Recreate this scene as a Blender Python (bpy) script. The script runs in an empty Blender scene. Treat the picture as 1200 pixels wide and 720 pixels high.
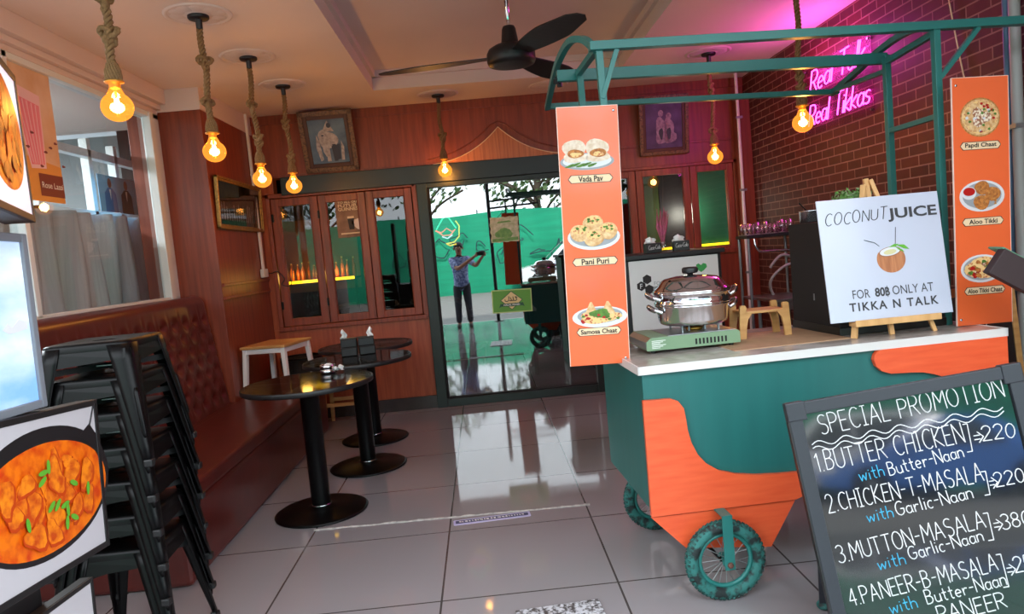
import bpy, math, random
from mathutils import Vector, Matrix
S = bpy.context.scene
COL = S.collection
RND = random.Random(11)
PI = math.pi
def rad(d): return math.radians(d)

# ------------------------------------------------------------------ camera, sky, sun, exposure
YAW, PITCH, ROLL, FPX = 0.0369326, 0.0789195, 0.0900878, 833.4865
cam = bpy.data.cameras.new('camera'); cam_ob = bpy.data.objects.new('camera', cam); COL.objects.link(cam_ob)
cam.sensor_fit = 'HORIZONTAL'; cam.sensor_width = 36.0; cam.lens = 36.0 * FPX / 1200.0
cam.clip_start = 0.03; cam.clip_end = 200
_f = Vector((math.sin(YAW)*math.cos(PITCH), math.cos(YAW)*math.cos(PITCH), -math.sin(PITCH)))
_r0 = Vector((math.cos(YAW), -math.sin(YAW), 0)); _d0 = _f.cross(_r0)
_r = math.cos(ROLL)*_r0 + math.sin(ROLL)*_d0; _d = -math.sin(ROLL)*_r0 + math.cos(ROLL)*_d0
cam_ob.matrix_world = Matrix(((_r.x, -_d.x, -_f.x, 0), (_r.y, -_d.y, -_f.y, 0), (_r.z, -_d.z, -_f.z, 1.4), (0, 0, 0, 1)))
S.camera = cam_ob
S.view_settings.view_transform = 'Standard'; S.view_settings.look = 'None'
S.view_settings.gamma = 1.0; S.view_settings.use_curve_mapping = False
S.view_settings.exposure = 0.95
S.cycles.use_denoising = True
S.cycles.max_bounces = 8; S.cycles.transparent_max_bounces = 12; S.cycles.caustics_reflective = False; S.cycles.caustics_refractive = False
S.cycles.sample_clamp_indirect = 6.0

world = bpy.data.worlds.new('sky'); S.world = world; world.use_nodes = True
_n = world.node_tree.nodes; _bg = _n['Background']; _bg.inputs[0].default_value = (0.86, 0.93, 1.0, 1); _bg.inputs[1].default_value = 2.7
sun = bpy.data.lights.new('sun', 'SUN'); sun.energy = 5.0; sun.angle = rad(2); sun.color = (1, .95, .86)
sun_ob = bpy.data.objects.new('sun', sun); COL.objects.link(sun_ob)
sun_ob.rotation_euler = (rad(-38), rad(8), 0)      # high behind the building: it lights the street, not the room
BULB_W = 2.6

# ------------------------------------------------------------------ materials
def lin(c):
    c = c/255.0
    return c/12.92 if c <= 0.04045 else ((c+0.055)/1.055)**2.4
def rgb(t): return (lin(t[0]), lin(t[1]), lin(t[2]), 1)
MATS = {}
def mat(name, col, rough=0.5, metal=0.0, var=0.0, scale=8.0, bump=0.0, stretch=None, col2=None, emis=None, estr=0.0, alpha=None, spec=0.5, coat=0.0, thr=None, kind='NOISE'):
    if name in MATS: return MATS[name]
    m = bpy.data.materials.new(name); m.use_nodes = True; MATS[name] = m
    nt = m.node_tree; b = nt.nodes['Principled BSDF']
    b.inputs['Base Color'].default_value = rgb(col); b.inputs['Roughness'].default_value = rough; b.inputs['Metallic'].default_value = metal
    b.inputs['Specular IOR Level'].default_value = spec; b.inputs['Coat Weight'].default_value = coat; b.inputs['Coat Roughness'].default_value = 0.08
    if emis: b.inputs['Emission Color'].default_value = rgb(emis); b.inputs['Emission Strength'].default_value = estr
    if var or col2 or bump:
        tc = nt.nodes.new('ShaderNodeTexCoord'); mp = nt.nodes.new('ShaderNodeMapping')
        mp.inputs['Scale'].default_value = stretch or (1, 1, 1)
        nt.links.new(tc.outputs['Object'], mp.inputs[0])
        if kind == 'VORONOI':
            tx = nt.nodes.new('ShaderNodeTexVoronoi'); tx.inputs['Scale'].default_value = scale; o = tx.outputs['Distance']
        else:
            tx = nt.nodes.new('ShaderNodeTexNoise'); tx.inputs['Scale'].default_value = scale; tx.inputs['Detail'].default_value = 6; o = tx.outputs['Fac']
        nt.links.new(mp.outputs[0], tx.inputs['Vector'])
        r = nt.nodes.new('ShaderNodeValToRGB')
        a = rgb(col); c = rgb(col2) if col2 else tuple(a[i]*(1-var) for i in range(3))+(1,)
        lo, hi = thr or (0.32, 0.68)
        r.color_ramp.elements[0].position = lo; r.color_ramp.elements[1].position = hi
        r.color_ramp.elements[0].color = c; r.color_ramp.elements[1].color = a
        nt.links.new(o, r.inputs[0]); nt.links.new(r.outputs[0], b.inputs['Base Color'])
        if emis and estr and col2 is not None: nt.links.new(r.outputs[0], b.inputs['Emission Color'])
        if bump:
            bm = nt.nodes.new('ShaderNodeBump'); bm.inputs['Strength'].default_value = bump; bm.inputs['Distance'].default_value = 0.01
            nt.links.new(o, bm.inputs['Height']); nt.links.new(bm.outputs[0], b.inputs['Normal'])
    return m
def glass(name, tint, gloss, rough=0.0, gcol=(1, 1, 1), glow=None):
    m = bpy.data.materials.new(name); m.use_nodes = True; nt = m.node_tree; nt.nodes.clear(); MATS[name] = m
    o = nt.nodes.new('ShaderNodeOutputMaterial'); mx = nt.nodes.new('ShaderNodeMixShader'); t = nt.nodes.new('ShaderNodeBsdfTransparent'); g = nt.nodes.new('ShaderNodeBsdfGlossy')
    t.inputs[0].default_value = tuple(tint)+(1,); g.inputs[0].default_value = tuple(gcol)+(1,); g.inputs['Roughness'].default_value = rough
    fr = nt.nodes.new('ShaderNodeFresnel'); fr.inputs[0].default_value = 1.45
    ad = nt.nodes.new('ShaderNodeMath'); ad.operation = 'ADD'; ad.use_clamp = True; ad.inputs[1].default_value = gloss
    nt.links.new(fr.outputs[0], ad.inputs[0]); ge = nt.nodes.new('ShaderNodeNewGeometry'); iv = nt.nodes.new('ShaderNodeMath'); iv.operation = 'SUBTRACT'; iv.inputs[0].default_value = 1
    mu = nt.nodes.new('ShaderNodeMath'); mu.operation = 'MULTIPLY'; nt.links.new(ge.outputs['Backfacing'], iv.inputs[1]); nt.links.new(iv.outputs[0], mu.inputs[0]); nt.links.new(ad.outputs[0], mu.inputs[1])
    nt.links.new(mu.outputs[0], mx.inputs[0])      # a pane reflects at its outer face only
    nt.links.new(t.outputs[0], mx.inputs[1]); nt.links.new(g.outputs[0], mx.inputs[2]); 
    if glow:      # a lit bulb: the coated glass itself glows
        e = nt.nodes.new('ShaderNodeEmission'); e.inputs[0].default_value = glow[:3]+(1,); e.inputs[1].default_value = glow[3]
        a2 = nt.nodes.new('ShaderNodeAddShader'); nt.links.new(mx.outputs[0], a2.inputs[0]); nt.links.new(e.outputs[0], a2.inputs[1]); nt.links.new(a2.outputs[0], o.inputs[0])
    else: nt.links.new(mx.outputs[0], o.inputs[0])
    return m
def brickmat(name, c1, c2, mortar, bw, bh, ms, offset=0.5, axes='XY', origin=(0, 0), rough=0.6, bump=0.4, spec=0.4, noise=0.0, spread=0.0):
    m = bpy.data.materials.new(name); m.use_nodes = True; MATS[name] = m
    nt = m.node_tree; b = nt.nodes['Principled BSDF']; b.inputs['Roughness'].default_value = rough; b.inputs['Specular IOR Level'].default_value = spec
    tc = nt.nodes.new('ShaderNodeTexCoord'); sp = nt.nodes.new('ShaderNodeSeparateXYZ'); cb = nt.nodes.new('ShaderNodeCombineXYZ')
    nt.links.new(tc.outputs['Object'], sp.inputs[0])
    for i, ax in enumerate(axes):
        ma = nt.nodes.new('ShaderNodeMath'); ma.operation = 'SUBTRACT'; ma.inputs[1].default_value = origin[i]
        nt.links.new(sp.outputs[ax], ma.inputs[0]); nt.links.new(ma.outputs[0], cb.inputs[i])
    br = nt.nodes.new('ShaderNodeTexBrick'); br.offset = offset; br.inputs['Scale'].default_value = 1
    br.inputs['Brick Width'].default_value = bw; br.inputs['Row Height'].default_value = bh; br.inputs['Mortar Size'].default_value = ms; br.inputs['Mortar Smooth'].default_value = 0.1; br.inputs['Bias'].default_value = 0
    br.inputs['Color1'].default_value = rgb(c1); br.inputs['Color2'].default_value = rgb(c2); br.inputs['Mortar'].default_value = rgb(mortar)
    nt.links.new(cb.outputs[0], br.inputs['Vector'])
    out = br.outputs['Color']
    if noise:
        nz = nt.nodes.new('ShaderNodeTexNoise'); nz.inputs['Scale'].default_value = 14; nz.inputs['Detail'].default_value = 5
        nt.links.new(tc.outputs['Object'], nz.inputs['Vector'])
        mx = nt.nodes.new('ShaderNodeMix'); mx.data_type = 'RGBA'; mx.blend_type = 'MULTIPLY'; mx.inputs[0].default_value = noise
        nt.links.new(out, mx.inputs[6]); nt.links.new(nz.outputs['Fac'], mx.inputs[7]); out = mx.outputs[2]
    nt.links.new(out, b.inputs['Base Color'])
    bm = nt.nodes.new('ShaderNodeBump'); bm.inputs['Strength'].default_value = bump; bm.inputs['Distance'].default_value = 0.004; bm.invert = True
    nt.links.new(br.outputs['Fac'], bm.inputs['Height']); nt.links.new(bm.outputs[0], b.inputs['Normal'])
    return m

M = MATS
WOODV = (26, 26, 1.6)      # vertical grain
mat('floor_joint', (200, 195, 190), .8, var=.5, scale=40)
mat('ceiling_paint', (224, 208, 198), .7, var=.05, scale=2)
mat('cream_paint', (214, 196, 188), .6)
mat('veneer', (172, 86, 50), .38, stretch=WOODV, scale=1.4, col2=(146, 64, 36), bump=.03)
mat('veneer_dark', (140, 64, 40), .38, stretch=WOODV, scale=1.4, col2=(112, 46, 28), bump=.03)
mat('veneer_light', (204, 128, 76), .4, stretch=(40, 40, 1.2), scale=1.6, col2=(168, 94, 52))
mat('veneer_mid', (146, 66, 38), .4, stretch=WOODV, scale=1.4, col2=(118, 48, 26), bump=.03)
mat('wood_frame', (152, 70, 44), .4, stretch=WOODV, scale=1.5, col2=(112, 48, 30))
mat('dark_header', (26, 30, 29), .35, var=.25, scale=5)
mat('door_metal', (44, 52, 50), .4, metal=.3)
mat('skirting', (62, 50, 48), .25, var=.3, scale=6)
mat('white_alu', (214, 218, 216), .4)
mat('pale_wall', (150, 154, 155), .8)
mat('curtain', (214, 219, 221), .8, var=.25, stretch=(1, 40, 1), scale=1)
mat('black_metal', (7, 7, 8), .36, var=.2, scale=30, spec=.2)
mat('black_plastic', (22, 22, 23), .45)
mat('black_matt', (14, 14, 15), .7)
mat('black_gloss', (16, 12, 12), .06, coat=.3)
mat('leather', (90, 32, 27), .3, var=.28, scale=9, bump=.05)
mat('rope', (146, 110, 70), .9, var=.3, scale=140)
mat('brass', (190, 140, 60), .35, metal=.7)
mat('chrome', (225, 225, 228), .08, metal=1)
mat('steel', (200, 202, 205), .2, metal=1)
mat('steel_brushed', (170, 172, 176), .32, metal=1)
mat('galvanised', (150, 155, 158), .4, metal=.7, var=.2, scale=12)
mat('grey_plastic', (150, 152, 150), .5)
mat('white_plastic', (225, 225, 222), .4)
mat('white_paint', (226, 222, 220), .45)
mat('paper_white', (238, 238, 236), .8)
mat('teal_paint', (38, 116, 110), .35, var=.12, scale=5)
mat('teal_panel', (34, 103, 99), .4, var=.1, scale=3, stretch=(6, 6, .6))
mat('orange_board', (232, 98, 56), .4, stretch=(4, 4, 30), scale=1.6, col2=(222, 84, 46))
mat('orange_sign', (236, 104, 54), .28, coat=.5)
mat('sign_edge', (240, 215, 200), .5)
mat('marble', (196, 190, 184), .18, scale=6, col2=(150, 140, 132), thr=(.4, .62))
mat('white_edge', (216, 214, 210), .4)
mat('cardboard', (176, 140, 108), .7, var=.15, scale=20)
mat('oak', (206, 158, 98), .45, stretch=(3, 3, 30), scale=1.2, col2=(184, 132, 76))
mat('pine', (222, 176, 118), .5, stretch=(20, 20, 3), scale=1.2, col2=(204, 154, 96))
mat('rubber', (26, 38, 38), .7, scale=28, col2=(44, 112, 106), bump=.6, thr=(.44, .58))
mat('tyre_knob', (44, 110, 104), .7, scale=60, col2=(20, 30, 30))
mat('rust', (110, 72, 60), .7, var=.5, scale=80)
mat('stove_green', (122, 150, 118), .35)
mat('label_white', (228, 232, 226), .5)
mat('label_cream', (236, 208, 168), .5)
mat('ink', (34, 26, 24), .6)
mat('ink_grey', (54, 54, 58), .6)
mat('chalk', (206, 206, 206), .8, emis=(236, 236, 236), estr=0.0)
mat('chalk_pink', (226, 196, 210), .8)
mat('chalk_blue', (56, 160, 196), .8)
mat('board_black', (24, 26, 28), .05, coat=1.0)
mat('board_frame', (36, 39, 46), .45)
mat('sign_white', (192, 198, 214), .22, coat=.4)
mat('grass_green', (96, 150, 70), .6)
mat('leaf', (70, 112, 58), .5, scale=40, col2=(150, 176, 130))
mat('plate_white', (214, 216, 218), .35)
mat('plate_grey', (150, 156, 160), .4)
mat('bread', (230, 200, 150), .6, scale=60, col2=(196, 140, 80))
mat('bun_pale', (236, 222, 204), .6, scale=50, col2=(206, 180, 150))
mat('fried', (206, 134, 62), .6, scale=90, col2=(140, 74, 26))
mat('fried_dark', (150, 84, 34), .6, scale=110, col2=(206, 150, 80))
mat('mix_food', (232, 196, 130), .6, scale=90, col2=(176, 60, 40), kind='VORONOI', thr=(.1, .5))
mat('mix_cream', (236, 222, 196), .6, scale=110, col2=(150, 90, 60), thr=(.42, .55))
mat('herb', (96, 140, 50), .6, scale=60, col2=(60, 100, 30))
mat('sauce', (176, 26, 22), .3)
mat('curry', (240, 120, 10), .35, scale=26, col2=(206, 58, 6), thr=(.35, .6))
mat('chicken', (246, 140, 22), .4, scale=40, col2=(200, 72, 10), thr=(.35, .65))
mat('leaf_fresh', (96, 170, 50), .4)
mat('poster_white', (192, 190, 194), .4)
mat('pan_black', (30, 28, 30), .3)
mat('amber_lit', (255, 190, 90), .5, emis=(255, 150, 50), estr=9)
mat('filament', (255, 220, 160), .5, emis=(255, 196, 110), estr=60)
mat('neon_pink', (255, 120, 230), .4, emis=(255, 60, 205), estr=4.2)
mat('neon_core', (255, 200, 250), .4, emis=(255, 130, 235), estr=7)
mat('led_yellow', (255, 220, 60), .4, emis=(255, 196, 20), estr=3.2)
mat('led_orange', (255, 150, 60), .4, emis=(255, 130, 30), estr=1.5)
glass('amber_glass', (1.0, .62, .22), .06, glow=(1, .40, .06, .30))
glass('clear_glass', (.90, .92, .92), .16)
glass('door_glass', (.6, .62, .62), .30, gcol=(.95, 1, 1))
glass('window_glass', (.72, .72, .72), .03)
glass('side_glass', (.86, .89, .90), .05)
glass('acrylic', (.92, .80, .90), .0, rough=.4, gcol=(.5, .4, .5))

# ------------------------------------------------------------------ mesh building
class MB:
    def __init__(s): s.v = []; s.f = []; s.m = []; s.sm = []
    def add(s, vs, fs, mi=0, sm=False, X=None):
        o = len(s.v)
        s.v += [tuple(X @ Vector(p)) if X is not None else tuple(p) for p in vs]
        for f in fs: s.f.append([i+o for i in f]); s.m.append(mi); s.sm.append(sm)
        return s
    def box(s, x0, x1, y0, y1, z0, z1, mi=0, X=None):
        vs = [(x, y, z) for z in (z0, z1) for y in (y0, y1) for x in (x0, x1)]
        return s.add(vs, [(0, 2, 3, 1), (4, 5, 7, 6), (0, 1, 5, 4), (2, 6, 7, 3), (0, 4, 6, 2), (1, 3, 7, 5)], mi, False, X)
    def bar(s, a, b, w, h=None, mi=0, up=(0, 0, 1), taper=1.0):
        a, b = Vector(a), Vector(b); h = h or w; d = (b-a).normalized(); u = Vector(up)
        if abs(d.dot(u)) > .99: u = Vector((0, 1, 0))
        r = d.cross(u).normalized(); u = r.cross(d)
        vs = []
        for p, k in ((a, 1), (b, taper)):
            for sx, sy in ((-1, -1), (1, -1), (1, 1), (-1, 1)): vs.append(p + r*sx*w*k/2 + u*sy*h*k/2)
        return s.add(vs, [(0, 1, 2, 3)[::-1], (4, 5, 6, 7), (0, 1, 5, 4), (1, 2, 6, 5), (2, 3, 7, 6), (3, 0, 4, 7)], mi)
    def tube(s, pts, r, n=8, mi=0, closed=False, sm=True, flat=1.0):
        P = [Vector(p) for p in pts]; k = len(P); rs = r if isinstance(r, (list, tuple)) else [r]*k
        T = []
        for i in range(k):
            a = P[i-1] if (closed or i > 0) else P[i]; b = P[(i+1) % k] if (closed or i < k-1) else P[i]
            T.append((b-a).normalized() if (b-a).length > 1e-9 else Vector((0, 0, 1)))
        u = Vector((0, 0, 1)) if abs(T[0].z) < .9 else Vector((1, 0, 0))
        u = (u - T[0]*u.dot(T[0])).normalized(); vs = []
        for i in range(k):
            u = u - T[i]*u.dot(T[i])
            if u.length < 1e-6: u = T[i].orthogonal()
            u.normalize(); w = T[i].cross(u)
            for j in range(n):
                a = 2*PI*j/n; vs.append(P[i] + (u*math.cos(a) + w*math.sin(a)*flat)*rs[i])
        fs = []
        for i in range(k if closed else k-1):
            for j in range(n):
                a = i*n+j; b = i*n+(j+1) % n; c = ((i+1) % k)*n+(j+1) % n; d = ((i+1) % k)*n+j
                fs.append((a, b, c, d))
        s.add(vs, fs, mi, sm)
        if not closed:
            s.add(vs[:n], [tuple(range(n))[::-1]], mi); s.add(vs[-n:], [tuple(range(n))], mi)
        return s
    def lathe(s, prof, n=24, c=(0, 0, 0), mi=0, X=None, sm=True, arc=None):
        vs = []; k = len(prof)
        for r, z in prof:
            for j in range(n):
                a = 2*PI*j/n; vs.append((c[0]+r*math.cos(a), c[1]+r*math.sin(a), c[2]+z))
        fs = []
        for i in range(k-1):
            for j in range(n): fs.append((i*n+j, i*n+(j+1) % n, (i+1)*n+(j+1) % n, (i+1)*n+j))
        s.add(vs, fs, mi, sm, X)
        if prof[0][0] > 1e-4: s.add(vs[:n], [tuple(range(n))[::-1]], mi, False, X)
        if prof[-1][0] > 1e-4: s.add(vs[-n:], [tuple(range(n))], mi, False, X)
        return s
    def ell(s, c, r, n=14, m=9, mi=0, X=None):
        r = r if isinstance(r, (list, tuple)) else (r, r, r); vs = [(c[0], c[1], c[2]-r[2])]
        for i in range(1, m):
            t = -PI/2 + PI*i/m
            for j in range(n):
                a = 2*PI*j/n; vs.append((c[0]+r[0]*math.cos(t)*math.cos(a), c[1]+r[1]*math.cos(t)*math.sin(a), c[2]+r[2]*math.sin(t)))
        vs.append((c[0], c[1], c[2]+r[2])); L = len(vs)-1; fs = []
        for j in range(n): fs.append((0, 1+(j+1) % n, 1+j)); fs.append((L, L-n+j, L-n+(j+1) % n))
        for i in range(m-2):
            for j in range(n): a = 1+i*n; fs.append((a+j, a+(j+1) % n, a+n+(j+1) % n, a+n+j))
        return s.add(vs, fs, mi, True, X)
    def prism(s, poly, d0, d1, mi=0, X=None, plane='XZ', mi_side=None):
        # poly of 2-D points; XZ: extruded along y from d0 to d1; XY: along z; YZ: along x
        def P(a, b, d): return {'XZ': (a, d, b), 'XY': (a, b, d), 'YZ': (d, a, b)}[plane]
        n = len(poly); vs = [P(a, b, d0) for a, b in poly] + [P(a, b, d1) for a, b in poly]
        area = sum(poly[i][0]*poly[(i+1) % n][1]-poly[(i+1) % n][0]*poly[i][1] for i in range(n))
        flip = (area > 0) != (plane == 'XZ')      # orientation helper
        if d1 < d0: flip = not flip
        a = list(range(n)); f0 = a[::-1] if flip else a
        f1 = [i+n for i in (a if flip else a[::-1])]
        sides = [(i, (i+1) % n, (i+1) % n+n, i+n) if flip else (i, i+n, (i+1) % n+n, (i+1) % n) for i in range(n)]
        s.add(vs, [f0, f1], mi, False, X); s.add(vs, sides, mi if mi_side is None else mi_side, False, X); return s
    def build(s, name, mats, parent=None, bevel=0, seg=2, sub=0, loc=None, rot=None, world=False, wn=False):
        me = bpy.data.meshes.new(name); me.from_pydata([tuple(v) for v in s.v], [], s.f)
        for m in (mats if isinstance(mats, (list, tuple)) else [mats]): me.materials.append(M[m] if isinstance(m, str) else m)
        me.polygons.foreach_set('material_index', s.m); me.polygons.foreach_set('use_smooth', s.sm); me.update()
        o = bpy.data.objects.new(name, me); COL.objects.link(o)
        if parent is not None:
            o.parent = parent
            if parent.name in WORLD: o.location = -parent.location
        if loc is not None: o.location = loc
        if rot is not None: o.rotation_euler = rot
        if bevel:
            b = o.modifiers.new('bevel', 'BEVEL'); b.width = bevel; b.segments = seg; b.limit_method = 'ANGLE'; b.angle_limit = rad(40)
        if sub:
            b = o.modifiers.new('sub', 'SUBSURF'); b.levels = sub; b.render_levels = sub
        return o
WORLD = set()
def tag(o, label=None, cat=None, group=None, kind=None):
    if label: o['label'] = label
    if cat: o['category'] = cat
    if group: o['group'] = group
    if kind: o['kind'] = kind
    return o
def thing(name, label, cat, loc=(0, 0, 0), rotz=0, group=None, world=False):
    o = bpy.data.objects.new(name, None); COL.objects.link(o); o.empty_display_size = .1
    o.location = loc; o.rotation_euler = (0, 0, rotz)
    if world: WORLD.add(o.name)
    return tag(o, label, cat, group)
def struct(o): o['kind'] = 'structure'; return o
def copy_thing(root, loc, rotz=None, label=None, group=None, scale=None):
    r = root.copy(); COL.objects.link(r); r.location = loc
    if rotz is not None: r.rotation_euler = (0, 0, rotz)
    if scale: r.scale = scale
    if label: r['label'] = label
    if group: r['group'] = group
    for ch in list(root.children):
        c = ch.copy(); COL.objects.link(c); c.parent = r
        for g in list(ch.children):
            d = g.copy(); COL.objects.link(d); d.parent = c
    return r

# ------------------------------------------------------------------ flat print and lettering helpers (print lies in local XZ, facing -Y)
LAY = 0.0005
def circ(cx, cz, rx, rz, n=28, a0=0.0, a1=2*PI, rot=0.0):
    full = abs(a1-a0-2*PI) < 1e-6; k = n if full else n+1; out = []
    for i in range(k):
        a = a0+(a1-a0)*i/n; x, z = rx*math.cos(a), rz*math.sin(a)
        out.append((cx+x*math.cos(rot)-z*math.sin(rot), cz+x*math.sin(rot)+z*math.cos(rot)))
    return out
def blob(cx, cz, rx, rz, seed, n=18, j=.12, rot=0.0):
    g = random.Random(seed); ph = g.random()*6; out = []
    for i in range(n):
        a = 2*PI*i/n; k = 1+j*math.sin(3*a+ph)+j*(g.random()-.5); x, z = rx*k*math.cos(a), rz*k*math.sin(a)
        out.append((cx+x*math.cos(rot)-z*math.sin(rot), cz+x*math.sin(rot)+z*math.cos(rot)))
    return out
def lay(mb, poly, layer, mi): mb.prism(poly, -LAY*(layer-1) if layer > 0 else 0, -LAY*layer, mi); return mb
def text_geo(body, size, bold=0.0, shear=0.0, space=1.0, align='CENTER'):
    cu = bpy.data.curves.new('t', 'FONT'); cu.body = body; cu.size = size; cu.offset = bold; cu.shear = shear
    cu.space_character = space; cu.align_x = align; cu.align_y = 'CENTER'; cu.resolution_u = 3
    o = bpy.data.objects.new('t', cu); me = o.to_mesh()
    vs = [tuple(v.co) for v in me.vertices]; fs = [tuple(p.vertices) for p in me.polygons]
    o.to_mesh_clear(); bpy.data.objects.remove(o); bpy.data.curves.remove(cu)
    return vs, fs
def text(mb, body, cx, cz, height, layer=2, mi=0, bold=0.0, shear=0.0, space=1.0, width=None, align='CENTER', th=.0006):
    vs, fs = text_geo(body, 1.0, bold, shear, space, align)
    xs = [v[0] for v in vs]; ys = [v[1] for v in vs]; h = max(ys)-min(ys); k = height/h; kx = k
    if width: kx = width/(max(xs)-min(xs))
    x0 = (min(xs)+max(xs))/2; y0 = (min(ys)+max(ys))/2
    y = -LAY*layer-th
    mb.add([(cx+(v[0]-x0)*kx, y, cz+(v[1]-y0)*k) for v in vs], fs, mi); return mb
def _arc(cx, cy, rx, ry, a0, a1, n=8): return [(cx+rx*math.cos(rad(a0+(a1-a0)*i/n)), cy+ry*math.sin(rad(a0+(a1-a0)*i/n))) for i in range(n+1)]
GL = {
 'A': (.62, [[(0, 0), (.3, 1), (.6, 0)], [(.1, .36), (.5, .36)]]), 'B': (.52, [[(0, 0), (0, 1)]+_arc(.2, .77, .24, .23, 90, -90, 6)+[(0, .54)], [(0, .54)]+_arc(.22, .27, .27, .27, 90, -90, 6)+[(0, 0)]]),
 'C': (.55, [_arc(.32, .5, .32, .5, 50, 310, 10)]), 'D': (.56, [[(0, 0), (0, 1)]+_arc(.15, .5, .4, .5, 90, -90, 8)+[(0, 0)]]),
 'E': (.46, [[(.45, 1), (0, 1), (0, 0), (.46, 0)], [(0, .52), (.38, .52)]]), 'G': (.6, [_arc(.32, .5, .32, .5, 50, 320, 10)+[(.58, .45), (.34, .45)]]),
 'H': (.54, [[(0, 0), (0, 1)], [(.54, 0), (.54, 1)], [(0, .52), (.54, .52)]]), 'I': (.3, [[(.15, 0), (.15, 1)], [(0, 1), (.3, 1)], [(0, 0), (.3, 0)]]),
 'J': (.45, [[(.45, 1), (.45, .25)]+_arc(.22, .24, .22, .24, 0, -180, 6)]), 'K': (.52, [[(0, 0), (0, 1)], [(.5, 1), (0, .45), (.52, 0)]]), 'L': (.42, [[(0, 1), (0, 0), (.42, 0)]]),
 'M': (.7, [[(0, 0), (.06, 1), (.35, .35), (.64, 1), (.7, 0)]]), 'N': (.56, [[(0, 0), (0, 1), (.56, 0), (.56, 1)]]), 'O': (.62, [_arc(.31, .5, .31, .5, 90, 450, 14)]),
 'P': (.5, [[(0, 0), (0, 1)]+_arc(.22, .74, .27, .26, 90, -90, 6)+[(0, .48)]]), 'R': (.52, [[(0, 0), (0, 1)]+_arc(.22, .74, .27, .26, 90, -90, 6)+[(0, .48)], [(.2, .48), (.52, 0)]]),
 'S': (.5, [_arc(.25, .76, .24, .24, 40, 270, 8)+_arc(.25, .26, .25, .26, 90, -140, 8)]), 'T': (.56, [[(0, 1), (.56, 1)], [(.28, 1), (.28, 0)]]), 'U': (.54, [[(0, 1), (0, .3)]+_arc(.27, .3, .27, .3, 180, 360, 8)+[(.54, 1)]]),
 'a': (.42, [_arc(.2, .27, .2, .27, 50, 330, 8), [(.4, .54), (.4, .1), (.46, 0)]]), 'c': (.36, [_arc(.2, .27, .2, .27, 50, 310, 8)]), 'e': (.42, [[(.02, .28), (.4, .3)]+_arc(.2, .28, .2, .27, 10, 310, 9)]),
 'h': (.4, [[(0, 0), (0, 1)], [(0, .36)]+_arc(.19, .34, .19, .2, 180, 0, 6)+[(.38, 0)]]), 'i': (.1, [[(.05, 0), (.05, .55)], [(.05, .74), (.05, .8)]]), 'k': (.38, [[(0, 0), (0, 1)], [(.36, .55), (0, .25), (.38, 0)]]),
 'l': (.1, [[(.05, 1), (.05, 0)]]), 'n': (.42, [[(0, 0), (0, .55)], [(0, .36)]+_arc(.2, .34, .2, .2, 180, 0, 6)+[(.4, 0)]]), 'r': (.34, [[(.02, .55), (.04, 0)], [(.04, .3), (.16, .52), (.34, .48)]]),
 's': (.34, [_arc(.17, .42, .15, .13, 40, 270, 6)+_arc(.17, .14, .16, .14, 90, -140, 6)]), 't': (.34, [[(.15, .9), (.15, .12), (.22, 0), (.32, .03)], [(0, .58), (.32, .58)]]), 'u': (.42, [[(0, .55), (0, .2)]+_arc(.2, .2, .2, .2, 180, 360, 6)+[(.4, .55)], [(.4, .55), (.42, 0)]]),
 'w': (.56, [[(0, .55), (.12, 0), (.28, .45), (.42, 0), (.56, .55)]]), 'o': (.42, [_arc(.21, .27, .21, .27, 90, 450, 10)]),
 '0': (.5, [_arc(.25, .5, .25, .5, 90, 450, 12)]), '1': (.2, [[(0, .78), (.16, 1), (.16, 0)]]), '2': (.5, [_arc(.24, .74, .24, .26, 170, -40, 7)+[(0, 0), (.5, 0)]]), '3': (.46, [_arc(.2, .76, .23, .24, 150, -80, 7)+_arc(.2, .27, .26, .27, 80, -150, 7)]),
 '4': (.5, [[(.36, 0), (.36, 1), (0, .32), (.5, .32)]]), '5': (.46, [[(.44, 1), (.06, 1), (.03, .55)]+_arc(.2, .32, .26, .32, 100, -140, 8)]), '6': (.46, [[(.4, 1), (.08, .5)]+_arc(.23, .28, .23, .28, 160, 520, 12)]), '8': (.46, [_arc(.23, .76, .2, .24, 270, -90, 10)+_arc(.23, .26, .23, .26, 90, 450, 10)]),
 '-': (.34, [[(.02, .45), (.32, .45)]]), '.': (.12, [[(.04, 0), (.06, .06)]]), ' ': (.3, []),
}
def strokes(body, x0, z0, x1, z1, h, jit=.0, shear=0.0, gap=.16, seed=1):
    """single-line lettering along the baseline (x0,z0)-(x1,z1), cap height h -> polylines of (x,z)"""
    g = random.Random(seed); adv = sum(GL[c][0]+gap for c in body)-gap
    L = math.hypot(x1-x0, z1-z0); k = L/adv; ux, uz = (x1-x0)/L, (z1-z0)/L; x = 0; out = []
    for c in body:
        w, st = GL[c]; dy = (g.random()-.5)*jit; sc = 1+(g.random()-.5)*jit; tl = (g.random()-.5)*jit*.6
        for pl in st:
            q = []
            for a, b in pl:
                a = a+shear*b+tl*b; px = (x+a)*k; pz = (b*sc+dy*.5)*h
                q.append((x0+px*ux-pz*uz, z0+px*uz+pz*ux))
            out.append(q)
        x += w+gap
    return out
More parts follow.
